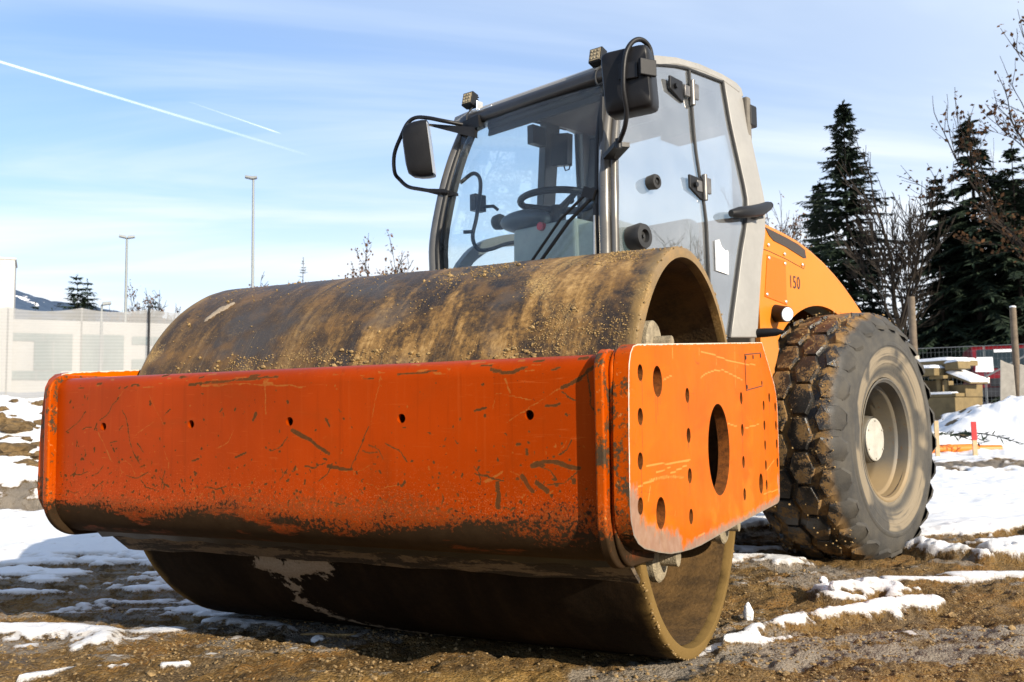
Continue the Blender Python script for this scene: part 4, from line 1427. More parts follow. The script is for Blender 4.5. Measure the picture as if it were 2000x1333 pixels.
g = G()
hp = [(cx(-1.25, 1.955, 0.035), -1.265, 1.950), (cx(-1.2, 1.97, 0.055), -1.20, 1.962), (cx(-1.1, 1.985, 0.058), -1.08, 1.985), (cx(-1.0, 2.01, 0.055), -0.965, 2.012), (cx(-0.9, 2.04, 0.05), -0.865, 2.050)]
g.tube(hp, [0.020, 0.032, 0.034, 0.036, 0.028], 12)
g.box((cx(-1.0, 2.0, 0.02), -0.96, 2.005), (0.07, 0.05, 0.075))
g.tube([hp[-1], (hp[-1][0] + 0.004, -0.838, 2.060)], [0.024, 0.020], 12)
rear(g, 'door_handle', 'black_plastic', cab, smooth=50)
g = G()
xq = cx(-1.3, 1.75, -0.004)
pp = [(-1.385, 1.790), (-1.345, 1.800), (-1.325, 1.765), (-1.285, 1.745), (-1.262, 1.752), (-1.255, 1.735), (-1.262, 1.620), (-1.385, 1.630)]
g.prism(pp, 'x', xq - 0.002, xq + 0.004)
rear(g, 'paper_notice', 'white_paper', cab, smooth=0)

g = G()
g.tube([(-0.34, -2.02, 2.512), (0.46, -2.02, 2.512)], 0.030, 12)
g.box((0.06, -2.035, 2.480), (0.80, 0.012, 0.05), (R(-12), 0, 0))
rear(g, 'sun_blind', 'black_rubber', cab, smooth=40)

# windscreen
ZW = [1.22, 1.40, 1.65, 1.85, 2.0, 2.15, 2.3, 2.42, 2.52]


def yws(z): return float(np.interp(z, [1.2, 1.65, 2.0, 2.3, 2.5, 2.6], [-2.22, -2.2, -2.175, -2.13, -2.08, -2.05]))


V, F = [], []
cols = 12
for off in (0.0, 0.007):
    for z in ZW:
        w = 0.575 - 0.09 * max(0, z - 1.8)
        for k in range(cols + 1):
            x = -w + 2 * w * k / cols
            V.append((x, yws(z) + off - 0.03 * (1 - (x / w) ** 2), z))
w_ = cols + 1
for l in range(2):
    for i in range(len(ZW) - 1):
        for k in range(cols):
            o_ = l * len(ZW) * w_
            q = (o_ + i * w_ + k, o_ + i * w_ + k + 1, o_ + (i + 1) * w_ + k + 1, o_ + (i + 1) * w_ + k)
            F.append(q[::-1] if l == 0 else q)
wind = rear(G().add(V, F), 'windscreen', 'windscreen_glass', cab, smooth=180)

# left wall: middle post and arched lower rail seen through the windscreen
g = G()
A = along([(-1.300, 1.30), (-1.302, 2.03), (-1.330, 2.76)], 12)
B = along([(-1.185, 1.30), (-1.190, 2.03), (-1.200, 2.76)], 12)
g.strip(side3(A, -1, -0.012), side3(B, -1, -0.012), (0.06, 0, 0))
rear(g, 'middle_post', 'cab_dark', cab, smooth=40, bevel=0.006)
g = G()
TOPA = [(-2.12, 1.60), (-2.03, 1.76), (-1.93, 1.86), (-1.80, 1.935), (-1.62, 1.99), (-1.45, 2.02), (-1.30, 2.03)]
BOTA = [(-2.06, 1.55), (-1.99, 1.69), (-1.90, 1.79), (-1.78, 1.865), (-1.61, 1.920), (-1.45, 1.948), (-1.30, 1.958)]
g.strip(side3(along(TOPA, 20), -1, -0.016), side3(along(BOTA, 20), -1, -0.016), (0.05, 0, 0))
rear(g, 'door_rail', 'cab_grey', cab, smooth=40, bevel=0.005)
g = G()
g.tube(spline([(-0.60, -2.02, 2.24), (-0.56, -1.95, 2.30), (-0.555, -1.90, 2.25), (-0.56, -1.93, 2.05), (-0.56, -1.965, 1.92), (-0.55, -1.93, 1.85), (-0.54, -1.84, 1.86), (-0.54, -1.70, 1.91), (-0.54, -1.55, 1.94), (-0.54, -1.36, 1.95)], 6), 0.012, 10)
g.tube([(-0.60, -2.0, 1.95), (-0.55, -1.965, 1.95)], 0.011, 8)
rear(g, 'grab_rail', 'black_metal', cab, smooth=50)
g = G()
g.box((-0.60, -1.88, 2.14), (0.05, 0.09, 0.10))
g.tube([(-0.58, -1.85, 2.12), (-0.53, -1.82, 2.12), (-0.51, -1.80, 2.095)], 0.011, 8)
rear(g, 'door_latch', 'black_plastic', cab, smooth=40, bevel=0.01)
g = G()
g.lathe([(-0.67, 0.045), (-0.63, 0.05), (-0.61, 0.04), (-0.61, 0.0)], n=24, c=(0, -1.66, 2.065))
rear(g, 'rubber_stop', 'black_rubber', cab, smooth=40)

# steering wheel, console, seat
g = G()
cw = Vector((0.075, -1.93, 2.025))
tilt = Euler((R(-3), R(-2), 0)).to_matrix()
ringp = [cw + tilt @ Vector((0.205 * math.cos(a), 0.205 * math.sin(a), 0)) for a in np.linspace(0, 2 * PI, 49)]
g.tube(ringp, 0.0185, 10, cap=False)
for a in (R(95), R(-20), R(200)):
    g.tube([cw + tilt @ Vector((0.02 * math.cos(a), 0.02 * math.sin(a), -0.05)), cw + tilt @ Vector((0.20 * math.cos(a), 0.20 * math.sin(a), 0))], [0.022, 0.014], 8)
g.tube([cw + tilt @ Vector((0, 0, -0.16)), cw + tilt @ Vector((0, 0, -0.03))], [0.035, 0.045], 14)
g.ico(cw + tilt @ Vector((-0.05, 0.16, 0.05)), 0.022, random.Random(1), 0, 2)
rear(g, 'steering_wheel', 'black_plastic', cab, smooth=50)
g = G()
g.ico((-0.105, -1.99, 1.935), 1.0, random.Random(1), 0, 3, (0.165, 0.12, 0.062))
g.box((-0.07, -1.93, 1.875), (0.20, 0.16, 0.07))
pod = rear(g, 'instrument_pod', 'grey_plastic', cab, smooth=60)
g = G()
g.box((0.09, -1.97, 1.60), (0.46, 0.22, 0.56), taper=0.96)
g.box((0.34, -1.90, 1.55), (0.34, 0.30, 0.60), (0, 0, 0.1))
rear(g, 'console', 'console_grey', cab, smooth=0, bevel=0.02, seg=3)
g = G()
g.lathe([(0, 0.022), (0.02, 0.024), (0.03, 0.02), (0.03, 0)], n=16, axis='y', c=(0.085, -2.095, 1.865))
rear(g, 'emergency_button', 'red_plastic', cab, smooth=40)
g = G()
g.box((0.12, -1.30, 1.50), (0.48, 0.46, 0.12))
g.box((0.12, -1.05, 1.76), (0.46, 0.12, 0.52), (R(-8), 0, 0))
g.box((0.12, -1.27, 1.36), (0.34, 0.34, 0.24))
rear(g, 'seat', 'grey_plastic', cab, smooth=0, bevel=0.035, seg=3)
g = G()
g.box((-0.555, -1.40, 2.64), (0.05, 0.12, 0.12))
g.box((-0.46, -1.27, 2.555), (0.12, 0.07, 0.20), (0.1, 0.1, 0.2))
g.tube([(-0.46, -1.25, 2.455), (-0.45, -1.25, 2.425), (-0.42, -1.25, 2.425), (-0.40, -1.25, 2.465)], 0.005, 6)
rear(g, 'cab_monitor', 'black_plastic', cab, smooth=0, bevel=0.015)  # a black monitor and a small box under the roof, no lamp

# wipers
g = G()
def wp(x, z, o=0.03): return (x, yws(z) - o - 0.03 * (1 - (x / 0.57) ** 2), z)
g.tube([wp(0.530, 1.945, 0.05), wp(0.375, 1.83, 0.06), wp(0.16, 1.62, 0.045)], 0.0075, 8)
g.tube([wp(0.555, 1.915, 0.05), wp(0.425, 1.81, 0.06), wp(0.225, 1.62, 0.045)], 0.0095, 8)
g.box(wp(0.535, 1.935, 0.045), (0.075, 0.035, 0.05), (0, 0.4, 0))
g.tube([wp(0.548, 1.96, 0.03), wp(0.548, 1.90, 0.03)], 0.018, 10)
wip = rear(g, 'wiper_arm', 'black_metal', cab, smooth=40)
g = G()
g.box(wp(0.575, 2.19, 0.035), (0.020, 0.022, 0.46), (R(-7), R(-2.5), 0))
g.box(wp(0.566, 1.66, 0.035), (0.020, 0.022, 0.44), (R(-2), R(0), 0))
rear(g, 'wiper_strip', 'black_rubber', cab, smooth=0, bevel=0.004)
g = G()
g.box(wp(0.590, 2.03, 0.048), (0.007, 0.012, 0.22), (R(-5), R(-1), 0))
g.box(wp(0.571, 1.62, 0.048), (0.007, 0.012, 0.40), (R(-2), 0, 0))
rear(g, 'wiper_spring', 'zinc', wip, smooth=0)

# work lamps on the roof edge
for x, z, rz in ((-0.470, 2.690, 0.10), (0.468, 2.672, 0.10)):
    g = G()
    E = Euler((R(-14), 0, rz)).to_matrix()
    c0 = Vector((x, -2.06, z))
    g.box(c0, (0.074, 0.050, 0.080), E)
    for k in range(5):
        g.box(c0 + E @ Vector((0, 0.030, -0.032 + 0.016 * k)), (0.064, 0.020, 0.006), E)
    wl = rear(g, 'work_lamp', 'black_metal', cab, smooth=0, bevel=0.009, seg=3)
    g = G()
    g.box(c0 + E @ Vector((0, -0.026, 0)), (0.060, 0.006, 0.064), E)
    for i in range(3):
        for k in range(3):
            g.ico(c0 + E @ Vector((-0.019 + 0.019 * i, -0.028, -0.020 + 0.020 * k)), 0.007, random.Random(3), 0.0, 1)
    rear(g, 'lens', 'pale_mud', wl, smooth=40)
    g = G()
    g.box(c0 + Vector((0.03, 0.02, -0.072)), (0.10, 0.05, 0.012))
    g.box(c0 + Vector((0.058, 0.02, -0.045)), (0.008, 0.05, 0.06))
    g.box(c0 + Vector((0.12, 0.02, -0.078)), (0.12, 0.05, 0.012))
    rear(g, 'bracket', 'zinc', wl, smooth=0, bevel=0.003)
    g = G()
    g.tube(spline([c0 + Vector((0.03, 0.03, -0.02)), c0 + Vector((0.01, -0.03, -0.09)), c0 + Vector((0.03, -0.045, -0.16)), c0 + Vector((0.08, -0.04, -0.15)), c0 + Vector((0.13, 0.0, -0.085))], 6), 0.005, 6)
    rear(g, 'cable', 'black_rubber', wl, smooth=50)

# mirrors: cupped black housings on bent tube brackets
def mirror(cen, size, rot, sgn):
    g = G()
    E = Euler(rot).to_matrix()
    w, d, h = size
    n = 20
    V, F = [], []
    # rounded rectangle rings, from the mirror face (back) to the domed front
    rings = [(1.0, d * 0.5), (1.02, d * 0.30), (1.0, 0.0), (0.93, -d * 0.30), (0.80, -d * 0.46), (0.5, -d * 0.52)] if sgn < 0 else [(0.98, d * 0.5), (1.0, d * 0.35), (1.0, -d * 0.25), (0.965, -d * 0.42), (0.90, -d * 0.49), (0.5, -d * 0.52)]
    for sc_, yy in rings:
        for k in range(n):
            a = 2 * PI * (k + 0.5) / n
            ex = 0.36 if sgn < 0 else 0.22
            X = math.copysign(abs(math.cos(a)) ** ex, math.cos(a)) * w / 2
            Z = math.copysign(abs(math.sin(a)) ** ex, math.sin(a)) * h / 2
            V.append(Vector(cen) + E @ Vector((X * sc_, yy, Z * sc_)))
    for i in range(len(rings) - 1):
        for k in range(n):
            k2 = (k + 1) % n
            F.append((i * n + k, i * n + k2, (i + 1) * n + k2, (i + 1) * n + k))
    F.append(tuple(range(n)))
    F.append(tuple(reversed(range((len(rings) - 1) * n, len(rings) * n))))
    g.add(V, F)
    mi = rear(g, 'mirror', 'black_plastic', cab, smooth=40)
    g = G()
    g.box(Vector(cen) + E @ Vector((0, d * 0.5 + 0.001, 0)), (w * 0.9, 0.003, h * 0.9), E)
    rear(g, 'mirror_glass', 'zinc', mi, smooth=0)
    return mi


ml = mirror((-0.705, -2.25, 2.408), (0.165, 0.150, 0.320), (R(6), R(9), R(-48)), -1)
mr = mirror((0.850, -2.320, 2.370), (0.225, 0.130, 0.290), (R(3), R(-3), R(20)), 1)
g = G()
g.tube(spline([(-0.46, -2.13, 2.53), (-0.52, -2.22, 2.545), (-0.62, -2.25, 2.580), (-0.715, -2.26, 2.602), (-0.765, -2.28, 2.575), (-0.785, -2.31, 2.50), (-0.830, -2.325, 2.40), (-0.848, -2.31, 2.30), (-0.850, -2.27, 2.262), (-0.80, -2.25, 2.215), (-0.70, -2.24, 2.182), (-0.60, -2.22, 2.155), (-0.52, -2.19, 2.140)], 5), 0.0115, 10)
g.strip([(-0.62, -2.245, 2.548), (-0.38, -2.11, 2.500)], [(-0.62, -2.245, 2.535), (-0.38, -2.11, 2.440)], (0, 0.02, 0.0))
g.strip([(-0.66, -2.235, 2.180), (-0.55, -2.19, 2.165), (-0.50, -2.16, 2.14)], [(-0.66, -2.235, 2.160), (-0.55, -2.19, 2.120), (-0.50, -2.16, 2.125)], (0, 0.03, 0.0))
g.box((-0.43, -2.085, 2.525), (0.16, 0.05, 0.07), (0, R(-6), 0))
rear(g, 'mirror_bracket', 'black_metal', cab, smooth=40)
g = G()
g.tube(spline([(0.66, -2.20, 2.095), (0.74, -2.275, 2.115), (0.80, -2.325, 2.130), (0.845, -2.355, 2.165), (0.870, -2.375, 2.225), (0.882, -2.41, 2.32), (0.895, -2.41, 2.45), (0.905, -2.37, 2.525), (0.922, -2.32, 2.548), (0.930, -2.27, 2.52), (0.930, -2.25, 2.44)], 6), 0.0115, 10)
g.box((0.70, -2.235, 2.105), (0.15, 0.075, 0.022), (0, R(-8), R(-30)))
g.tube([(0.765, -2.30, 2.09), (0.765, -2.30, 2.135)], 0.016, 10)
rear(g, 'mirror_bracket', 'black_metal', cab, smooth=40)
g = G()
g.box((0.893, -2.385, 2.395), (0.085, 0.02, 0.075), (0, 0, R(24)))
g.box((0.968, -2.345, 2.400), (0.085, 0.02, 0.075), (0, 0, R(70)))
rear(g, 'clamp', 'black_metal', mr, smooth=0, bevel=0.004)

# turn signal at the foot of the cab, and rear roof lamp
g = G()
g.tube([(0.655, -0.975, 1.318), (0.715, -0.965, 1.318), (0.735, -0.96, 1.318)], [0.024, 0.026, 0.026], 14)
g.tube([(0.735, -0.96, 1.318), (0.80, -0.945, 1.318), (0.845, -0.935, 1.318)], [0.026, 0.022, 0.004], 14)
rear(g, 'turn_signal', 'black_plastic', cab, smooth=40)
g = G()
g.box((0.60, -0.80, 2.62), (0.07, 0.08, 0.13))
rear(g, 'rear_lamp', 'black_metal', cab, smooth=0, bevel=0.01)

# ------------------------------------------------------------------ terrain
def pol(bearing, d):
    """ground point at a compass bearing (degrees from +Y towards +X) and distance from the photographer"""
    return (CAM.x + d * math.sin(R(bearing)), CAM.y + d * math.cos(R(bearing)))


def terr(x, y):
    x, y = np.asarray(x, float), np.asarray(y, float)
    dx, dy = x - CAM.x, y - CAM.y
    d = np.hypot(dx, dy)
    b = np.degrees(np.arctan2(dx, dy))
    wob = (fbm(x * 0.35 + 5, y * 0.35, 3, 40) - 0.5)
    zr = np.interp(d + wob * 0.7 * (d > 9), [0, 12.9, 13.7, 14.6, 16, 20, 26, 36, 60, 300, 2600], [0, 0, 0.10, 0.15, 0.10, 0.25, 0.80, 1.0, 1.0, 1.5, 3])
    zl = np.interp(d + wob * 2.2 * (d > 8), [0, 10.5, 11.0, 16, 26, 40, 60, 300, 2600], [0, 0, 0.27, 0.66, 1.48, 2.0, 2.2, 3, 4])
    t = sstep(-14, -36, b) * (b > -120)
    z = zr * (1 - t) + zl * t
    z = z + (fbm(x * 0.9, y * 0.9, 3, 41) - 0.5) * 0.42 * t * sstep(11, 13, d) * (1 - sstep(26, 40, d))
    return z


# polylines of shovelled and melting snow: points, half width, height
RIDGES = [
    ([(1.05, 0.00), (1.10, 0.10), (1.19, 0.20)], 0.050, 0.035),
    ([(1.20, 0.26), (1.25, 0.36), (1.36, 0.58), (1.50, 0.74), (1.65, 1.00), (1.80, 1.14)], 0.072, 0.052),
    ([(1.13, 0.10), (1.28, 0.24), (1.36, 0.30)], 0.030, 0.014),
    ([(1.36, 1.22), (1.46, 1.38), (1.55, 1.45), (1.66, 1.40)], 0.090, 0.050),
    ([(1.40, 1.14), (1.50, 1.18)], 0.030, 0.02),
    ([(1.72, 2.76), (1.80, 2.66), (1.94, 2.55), (2.06, 2.44)], 0.085, 0.075),
    ([(2.10, 2.62), (2.25, 2.75), (2.46, 2.90)], 0.12, 0.085),
    ([(1.60, 1.72), (1.74, 1.74), (1.90, 1.82)], 0.050, 0.012),
    ([(1.92, 1.95), (2.20, 2.05)], 0.07, 0.015),
    ([(1.80, 3.75), (2.02, 4.06), (2.60, 4.42)], 0.11, 0.02),
    ([(2.05, 3.30), (2.5, 3.75)], 0.08, 0.015),
    ([(0.58, 1.98), (0.72, 2.08), (0.88, 2.14), (1.02, 2.08)], 0.13, 0.020),
    ([(0.40, 2.6), (0.65, 2.45), (0.9, 2.5)], 0.08, 0.012),
    ([(-2.1, -0.98), (-1.88, -0.86), (-1.62, -0.78), (-1.41, -0.70), (-1.22, -0.70), (-1.13, -0.76)], 0.085, 0.032),
    ([(-1.02, -1.20), (-0.92, -1.06), (-0.73, -0.95)], 0.016, 0.008),
    ([(-0.65, -0.91), (-0.58, -0.87)], 0.014, 0.008),
    ([(-1.0, -0.28), (-0.75, -0.22), (-0.58, -0.30)], 0.05, 0.012),
]
ICE = [([(0.62, 2.02), (0.80, 2.12), (1.00, 2.10), (1.20, 1.90)], 0.22), ([(0.84, -0.50), (0.98, -0.28), (1.10, -0.10), (1.55, 0.40), (2.2, 0.9)], 0.12), ([(1.3, 0.0), (1.9, 0.35), (2.4, 0.75)], 0.13), ([(-1.3, 0.0), (-0.8, -0.2), (-0.2, -0.25)], 0.2)]


def ground_fields(x, y):
    dx, dy = x - CAM.x, y - CAM.y
    d = np.hypot(dx, dy)
    b = np.degrees(np.arctan2(dx, dy))
    base = terr(x, y)
    Pt = np.stack([x, y], 1)
    leftm = sstep(-22, -36, b)
    # streak coordinates: along the tyre tracks on the right, along the beam on the left
    u1, v1 = x * 0.42 + y * 0.91, x * 0.91 - y * 0.42
    u2, v2 = x * 0.93 + y * 0.37, -x * 0.37 + y * 0.93
    st = (1 - leftm) * fbm(u1 * 1.5, v1 * 6.0, 4, 60) + leftm * fbm(u2 * 1.1, v2 * 5.5, 4, 61)
    n1 = fbm(x * 1.3, y * 1.3, 4, 62)
    n2 = fbm(x * 6, y * 6, 4, 63)
    n3 = fbm(x * 22, y * 22, 3, 64)
    edge_r = np.where(b > -22, 7.15, 6.6)
    P = 0.20 + 0.95 * sstep(edge_r - 0.4, edge_r + 0.35, d + (st - 0.5) * 1.6)
    P = np.maximum(P, 0.20 + 0.32 * leftm * sstep(3.4, 4.4, d) + 0.34 * leftm * sstep(5.6, 7.4, d))
    s = P + 0.85 * (st - 0.5) + 0.55 * (n2 - 0.5) + 0.25 * (n1 - 0.5) + 0.2 * (n3 - 0.5)
    snow = sstep(0.46, 0.70, s)
    rid = np.zeros(len(x))
    hgt = np.zeros(len(x))
    near = d < 9.5
    for pl, w, h in RIDGES:
        q = seg_dist(Pt[near], pl) + (n2[near] - 0.45) * w * 2.3 + (n3[near] - 0.5) * w * 1.4
        v = 1 - sstep(w * 0.35, w * 1.25, q)
        rid[near] = np.maximum(rid[near], v)
        hgt[near] = np.maximum(hgt[near], h * np.sqrt(np.clip(1 - q / (w * 1.15), 0, 1)) * (0.2 + 0.7 * n2[near] + 1.1 * n3[near]))
    ice = np.zeros(len(x))
    for pl, w in ICE:
        q = seg_dist(Pt[near], pl) + (n2[near] - 0.5) * w * 1.8
        ice[near] = np.maximum(ice[near], 1 - sstep(w * 0.3, w * 1.2, q))
    ice = np.maximum(ice, sstep(0.35, 0.5, s) * 0.75)
    ice = np.maximum(ice, 0.6 * sstep(0.52, 0.68, fbm(u1 * 1.2, v1 * 3.0, 4, 66)) * (1 - leftm))
    # bare soil: the little trench bank on the right and the cut face of the bank on the left
    tr = (1 - sstep(0.30, 0.62, np.abs(d - 13.75 - (n1 - 0.5) * 0.9) + (n2 - 0.5) * 0.9)) * sstep(-14, -8, b)
    bk = (1 - sstep(0.10, 0.30, np.abs(d - 10.75 - (n1 - 0.5) * 1.4) + (n2 - 0.5) * 0.8)) * sstep(-42, -46, b)
    lm = leftm * sstep(11.2, 12, d) * (1 - sstep(24, 27, d)) * sstep(0.74, 0.78, fbm(x * 2.1, y * 2.1, 4, 70))
    soil = np.maximum(np.maximum(tr, bk), lm)
    far = sstep(8.5, 10, d)
    snow = np.maximum(snow, far)
    snow = np.maximum(snow, rid) * (1 - soil)
    # heights
    rough = (1 - snow) * ((n2 - 0.5) * 0.040 + (n3 - 0.5) * 0.034 + (st - 0.5) * 0.075)
    rough = rough + snow * ((n1 - 0.5) * 0.05 + (n2 - 0.5) * 0.022) * np.clip(d / 6, 0.3, 2.5)
    sn_t = snow * 0.022 * np.clip(d / 5, 0.2, 1.5)
    z = base + rough + sn_t + hgt + soil * (n2 - 0.3) * 0.10
    # packed flat beneath the drum and the tyres
    under = (1 - sstep(0.04, 0.30, np.abs(y))) * (np.abs(x) < 1.12)
    z = z * (1 - under) + under * np.minimum(z, 0.0) * 0.5
    return z, snow, ice * (1 - snow), soil + 10 * np.floor(9 * np.clip((1 - sstep(2.5, 3.3, d + (n1 - 0.5) * 0.8)) * sstep(-4, -16, b), 0, 1))


def ring_r():
    a = 0.55 * (15.0 / 0.55) ** (np.arange(800) / 799.0)
    b = 15.0 * (2600 / 15.0) ** (np.arange(1, 131) / 130.0)
    return np.concatenate([a, b])


rr_ = ring_r()
bb = np.concatenate([np.linspace(-66, 13, 760), np.linspace(13, 294, 96)[1:-1]])
BB, RR = np.meshgrid(np.radians(bb), rr_)
GX = (CAM.x + RR * np.sin(BB)).ravel()
GY = (CAM.y + RR * np.cos(BB)).ravel()
GZ, SNOW, ICEA, SOIL = ground_fields(GX, GY)
nb_, nr_ = len(bb), len(rr_)
idx = np.arange(nb_ * nr_).reshape(nr_, nb_)
q0 = idx[:-1, :]
q1 = idx[1:, :]
faces = np.stack([q0, np.roll(q0, -1, 1), np.roll(q1, -1, 1), q1], -1).reshape(-1, 4)
cen_i = nb_ * nr_
tri = np.stack([np.full(nb_, cen_i), np.roll(idx[0], -1), idx[0]], -1)
me = bpy.data.meshes.new('ground')
verts = np.concatenate([np.stack([GX, GY, GZ], 1), [[CAM.x, CAM.y, 0.0]]])
me.vertices.add(len(verts))
me.vertices.foreach_set('co', verts.ravel())
nf4, nf3 = len(faces), len(tri)
me.loops.add(nf4 * 4 + nf3 * 3)
me.loops.foreach_set('vertex_index', np.concatenate([faces[:, ::-1].ravel(), tri[:, ::-1].ravel()]).astype(np.int32))
me.polygons.add(nf4 + nf3)
me.polygons.foreach_set('loop_start', np.concatenate([np.arange(nf4) * 4, nf4 * 4 + np.arange(nf3) * 3]).astype(np.int32))
me.update(calc_edges=True)
me.polygons.foreach_set('use_smooth', [True] * (nf4 + nf3))
GRAV_LIT = np.floor(SOIL / 10 + 1e-6) / 9.0
SOIL = SOIL - 10 * np.floor(SOIL / 10 + 1e-6)
for nm, arr in (('snow', SNOW), ('ice', ICEA), ('soil', SOIL), ('gravel', GRAV_LIT)):
    at = me.attributes.new(nm, 'FLOAT', 'POINT')
    at.data.foreach_set('value', np.concatenate([arr, [0]]).astype(np.float32))

m, t = material('ground_mix')
c = t.obj()
sn, ic, soi = t.attr('snow'), t.attr('ice'), t.attr('soil')
a1 = t.noise(c, 2.2, 5, 0.6)
a2 = t.noise(c, 13, 5, 0.65)
a3 = t.noise(c, 85, 6, 0.75)
a4 = t.noise(c, 320, 3, 0.7)
grit = t.voro(c, 95)
gcol = t.sep(grit['Color'])[0]
mud = t.ramp(t.add(t.mul(a1, 0.45), t.mul(a2, 0.55)), [(0.32, (0.034, 0.020, 0.008)), (0.44, (0.088, 0.052, 0.018)), (0.53, (0.20, 0.118, 0.038)), (0.66, (0.33, 0.205, 0.072))])
xx_, yy_, zz_ = t.sep(c)
str_ = t.noise(t.comb(t.add(t.mul(xx_, 0.5), t.mul(yy_, 1.1)), t.sub(t.mul(xx_, 4.6), t.mul(yy_, 2.1)), 0.0), 1.0, 5, 0.62, 0.4)
mud = t.mix(t.mul(t.step(str_, 0.52, 0.62), 0.7), mud, (0.24, 0.125, 0.035))
mud = t.mix(t.mul(t.step(str_, 0.47, 0.38), 0.65), mud, t.mix(a3, (0.030, 0.022, 0.014), (0.16, 0.125, 0.085)))
mud = t.mix(t.mul(t.step(gcol, 0.55, 0.95), 0.5), mud, (0.24, 0.17, 0.09))
mud = t.mix(t.mul(t.step(t.add(a3, t.mul(t.sub(a2, 0.5), 0.3)), 0.55, 0.66), 0.75), mud, (0.028, 0.020, 0.011))
gv_lit = t.attr('gravel')
mud = t.mix(t.mul(gv_lit, t.step(t.add(t.mul(a2, 0.5), t.mul(a3, 0.5)), 0.36, 0.52)), mud, t.mix(gcol, (0.34, 0.205, 0.056), (0.58, 0.375, 0.12)))  # near left gravel paler and golden, sunlight put into its tone
soilc = t.mix(a3, (0.035, 0.023, 0.011), (0.17, 0.11, 0.046))
mud = t.mix(soi, mud, soilc)
icem = t.step(t.add(ic, t.mul(t.sub(t.add(t.mul(a2, 0.6), t.mul(a3, 0.5)), 0.55), 1.6)), 0.42, 0.72)
icec = t.mix(a3, (0.14, 0.115, 0.085), (0.36, 0.325, 0.28))
mud = t.mix(t.mul(icem, 0.8), mud, icec)
snm = t.step(t.add(sn, t.mul(t.sub(t.add(t.mul(a2, 0.55), t.mul(a3, 0.60)), 0.58), 1.5)), 0.34, 0.66)
snc = t.mix(t.step(t.add(t.mul(a2, 0.7), t.mul(a1, 0.4)), 0.60, 0.78), (0.68, 0.69, 0.71), (0.44, 0.41, 0.37))
spk_ = t.step(t.add(t.mul(a4, 0.6), t.mul(a3, 0.4)), 0.62, 0.70)
snc = t.mix(t.mul(spk_, 0.6), snc, (0.20, 0.15, 0.10))
thin = t.sub(1.0, t.step(sn, 0.70, 1.0))
snc = t.mix(t.mul(thin, 0.55), snc, (0.40, 0.35, 0.29))
col = t.mix(snm, mud, snc)
wet = t.step(t.add(t.mul(a1, 0.7), t.mul(a2, 0.3)), 0.50, 0.60)
mudw = t.mix(0.35, col, (0.02, 0.014, 0.008))
col = t.mix(t.mul(t.mul(wet, t.sub(1.0, gv_lit)), t.sub(1.0, snm)), col, mudw)
rough = t.mixf(snm, t.mixf(wet, 0.85, 0.38), 0.65)
h = t.add(t.mul(a3, t.mixf(snm, 0.55, 0.35)), t.add(t.mul(a4, t.mixf(snm, 0.8, 0.15)), t.mul(grit['Distance'], t.mixf(snm, -1.1, 0.0))))
finish(t, col, rough, 0, t.bump(h, 0.75, 0.022), 0.15)
me.materials.append(m)
ground = bpy.data.objects.new('ground', me)
COL.objects.link(ground)
tag(ground, kind='structure')


def gz(x, y):
    return float(terr(np.array([x]), np.array([y]))[0])


def snow_mat():
    m, t = material('snow')
    c = t.obj()
    a = t.noise(c, 5, 5, 0.6)
    b = t.noise(c, 40, 4, 0.65)
    d = t.attr('dirt')
    base = t.mix(t.step(b, 0.5, 0.8), (0.68, 0.69, 0.71), (0.58, 0.57, 0.55))
    dm = t.step(t.add(d, t.mul(t.sub(b, 0.5), 1.0)), 0.5, 0.66)
    base = t.mix(dm, base, t.mix(b, (0.04, 0.026, 0.013), (0.18, 0.12, 0.05)))
    finish(t, base, 0.65, 0, t.bump(t.add(a, t.mul(b, 0.5)), 0.5, 0.03), 0.35)


snow_mat()
simple('soil_clod', (0.115, 0.075, 0.034), 0.95, 0, 0.6, 14, 0.6, 0.2)
simple('gravel_stone', (0.21, 0.142, 0.066), 0.9, 0, 0.75, 60, 0.3, 0.3)

# loose gravel and crumbs on the near ground
g = G()
cr = random.Random(123)
cnt = 0
gp = []
while cnt < 26000:
    b = cr.uniform(-62, 8)
    d = 1.35 + 4.2 * cr.random() ** 1.6
    x, y = pol(b, d)
    gp.append((x, y))
    cnt += 1
gp = np.array(gp)
zz, s_, i_, so_ = ground_fields(gp[:, 0], gp[:, 1])
den = fbm(gp[:, 0] * 2.2, gp[:, 1] * 2.2, 3, 91)
for (x, y), z, s, i, dn in zip(gp, zz, s_, i_, den):
    if s > 0.4 or (dn < 0.47 and cr.random() < 0.8) or (abs(y) < 0.12 and abs(x) < 1.1):
        continue
    r = 0.0022 + 0.0058 * cr.random() ** 2 + (0.012 * cr.random() if cr.random() > 0.985 else 0)
    g.ico((x, y, z + r * 0.35), r, cr, 0.3, 1, (1.2, 1.0, 0.75))
tag(g.build('gravel', 'gravel_stone', None, smooth=0, recalc=False), kind='stuff')

# clods of earth poking out of the snowy bank on the left
g = G()
cr = random.Random(321)
for k in range(120):
    b, d = cr.uniform(-60, -50), cr.uniform(11.2, 23)
    x, y = pol(b, d)
    z = float(ground_fields(np.array([x]), np.array([y]))[0][0])
    r = cr.choice([0.04, 0.06, 0.08, 0.10, 0.14, 0.18]) * cr.uniform(0.7, 1.1)
    for q in range(cr.choice([1, 2, 3])):
        g.ico((x + cr.gauss(0, r), y + cr.gauss(0, r), z - r * 0.10), r * cr.uniform(0.5, 1.0), cr, 0.35, 2, (1.5, 1.5, 0.7))
tag(g.build('rubble', 'soil_clod', None, smooth=0, recalc=False), kind='stuff')

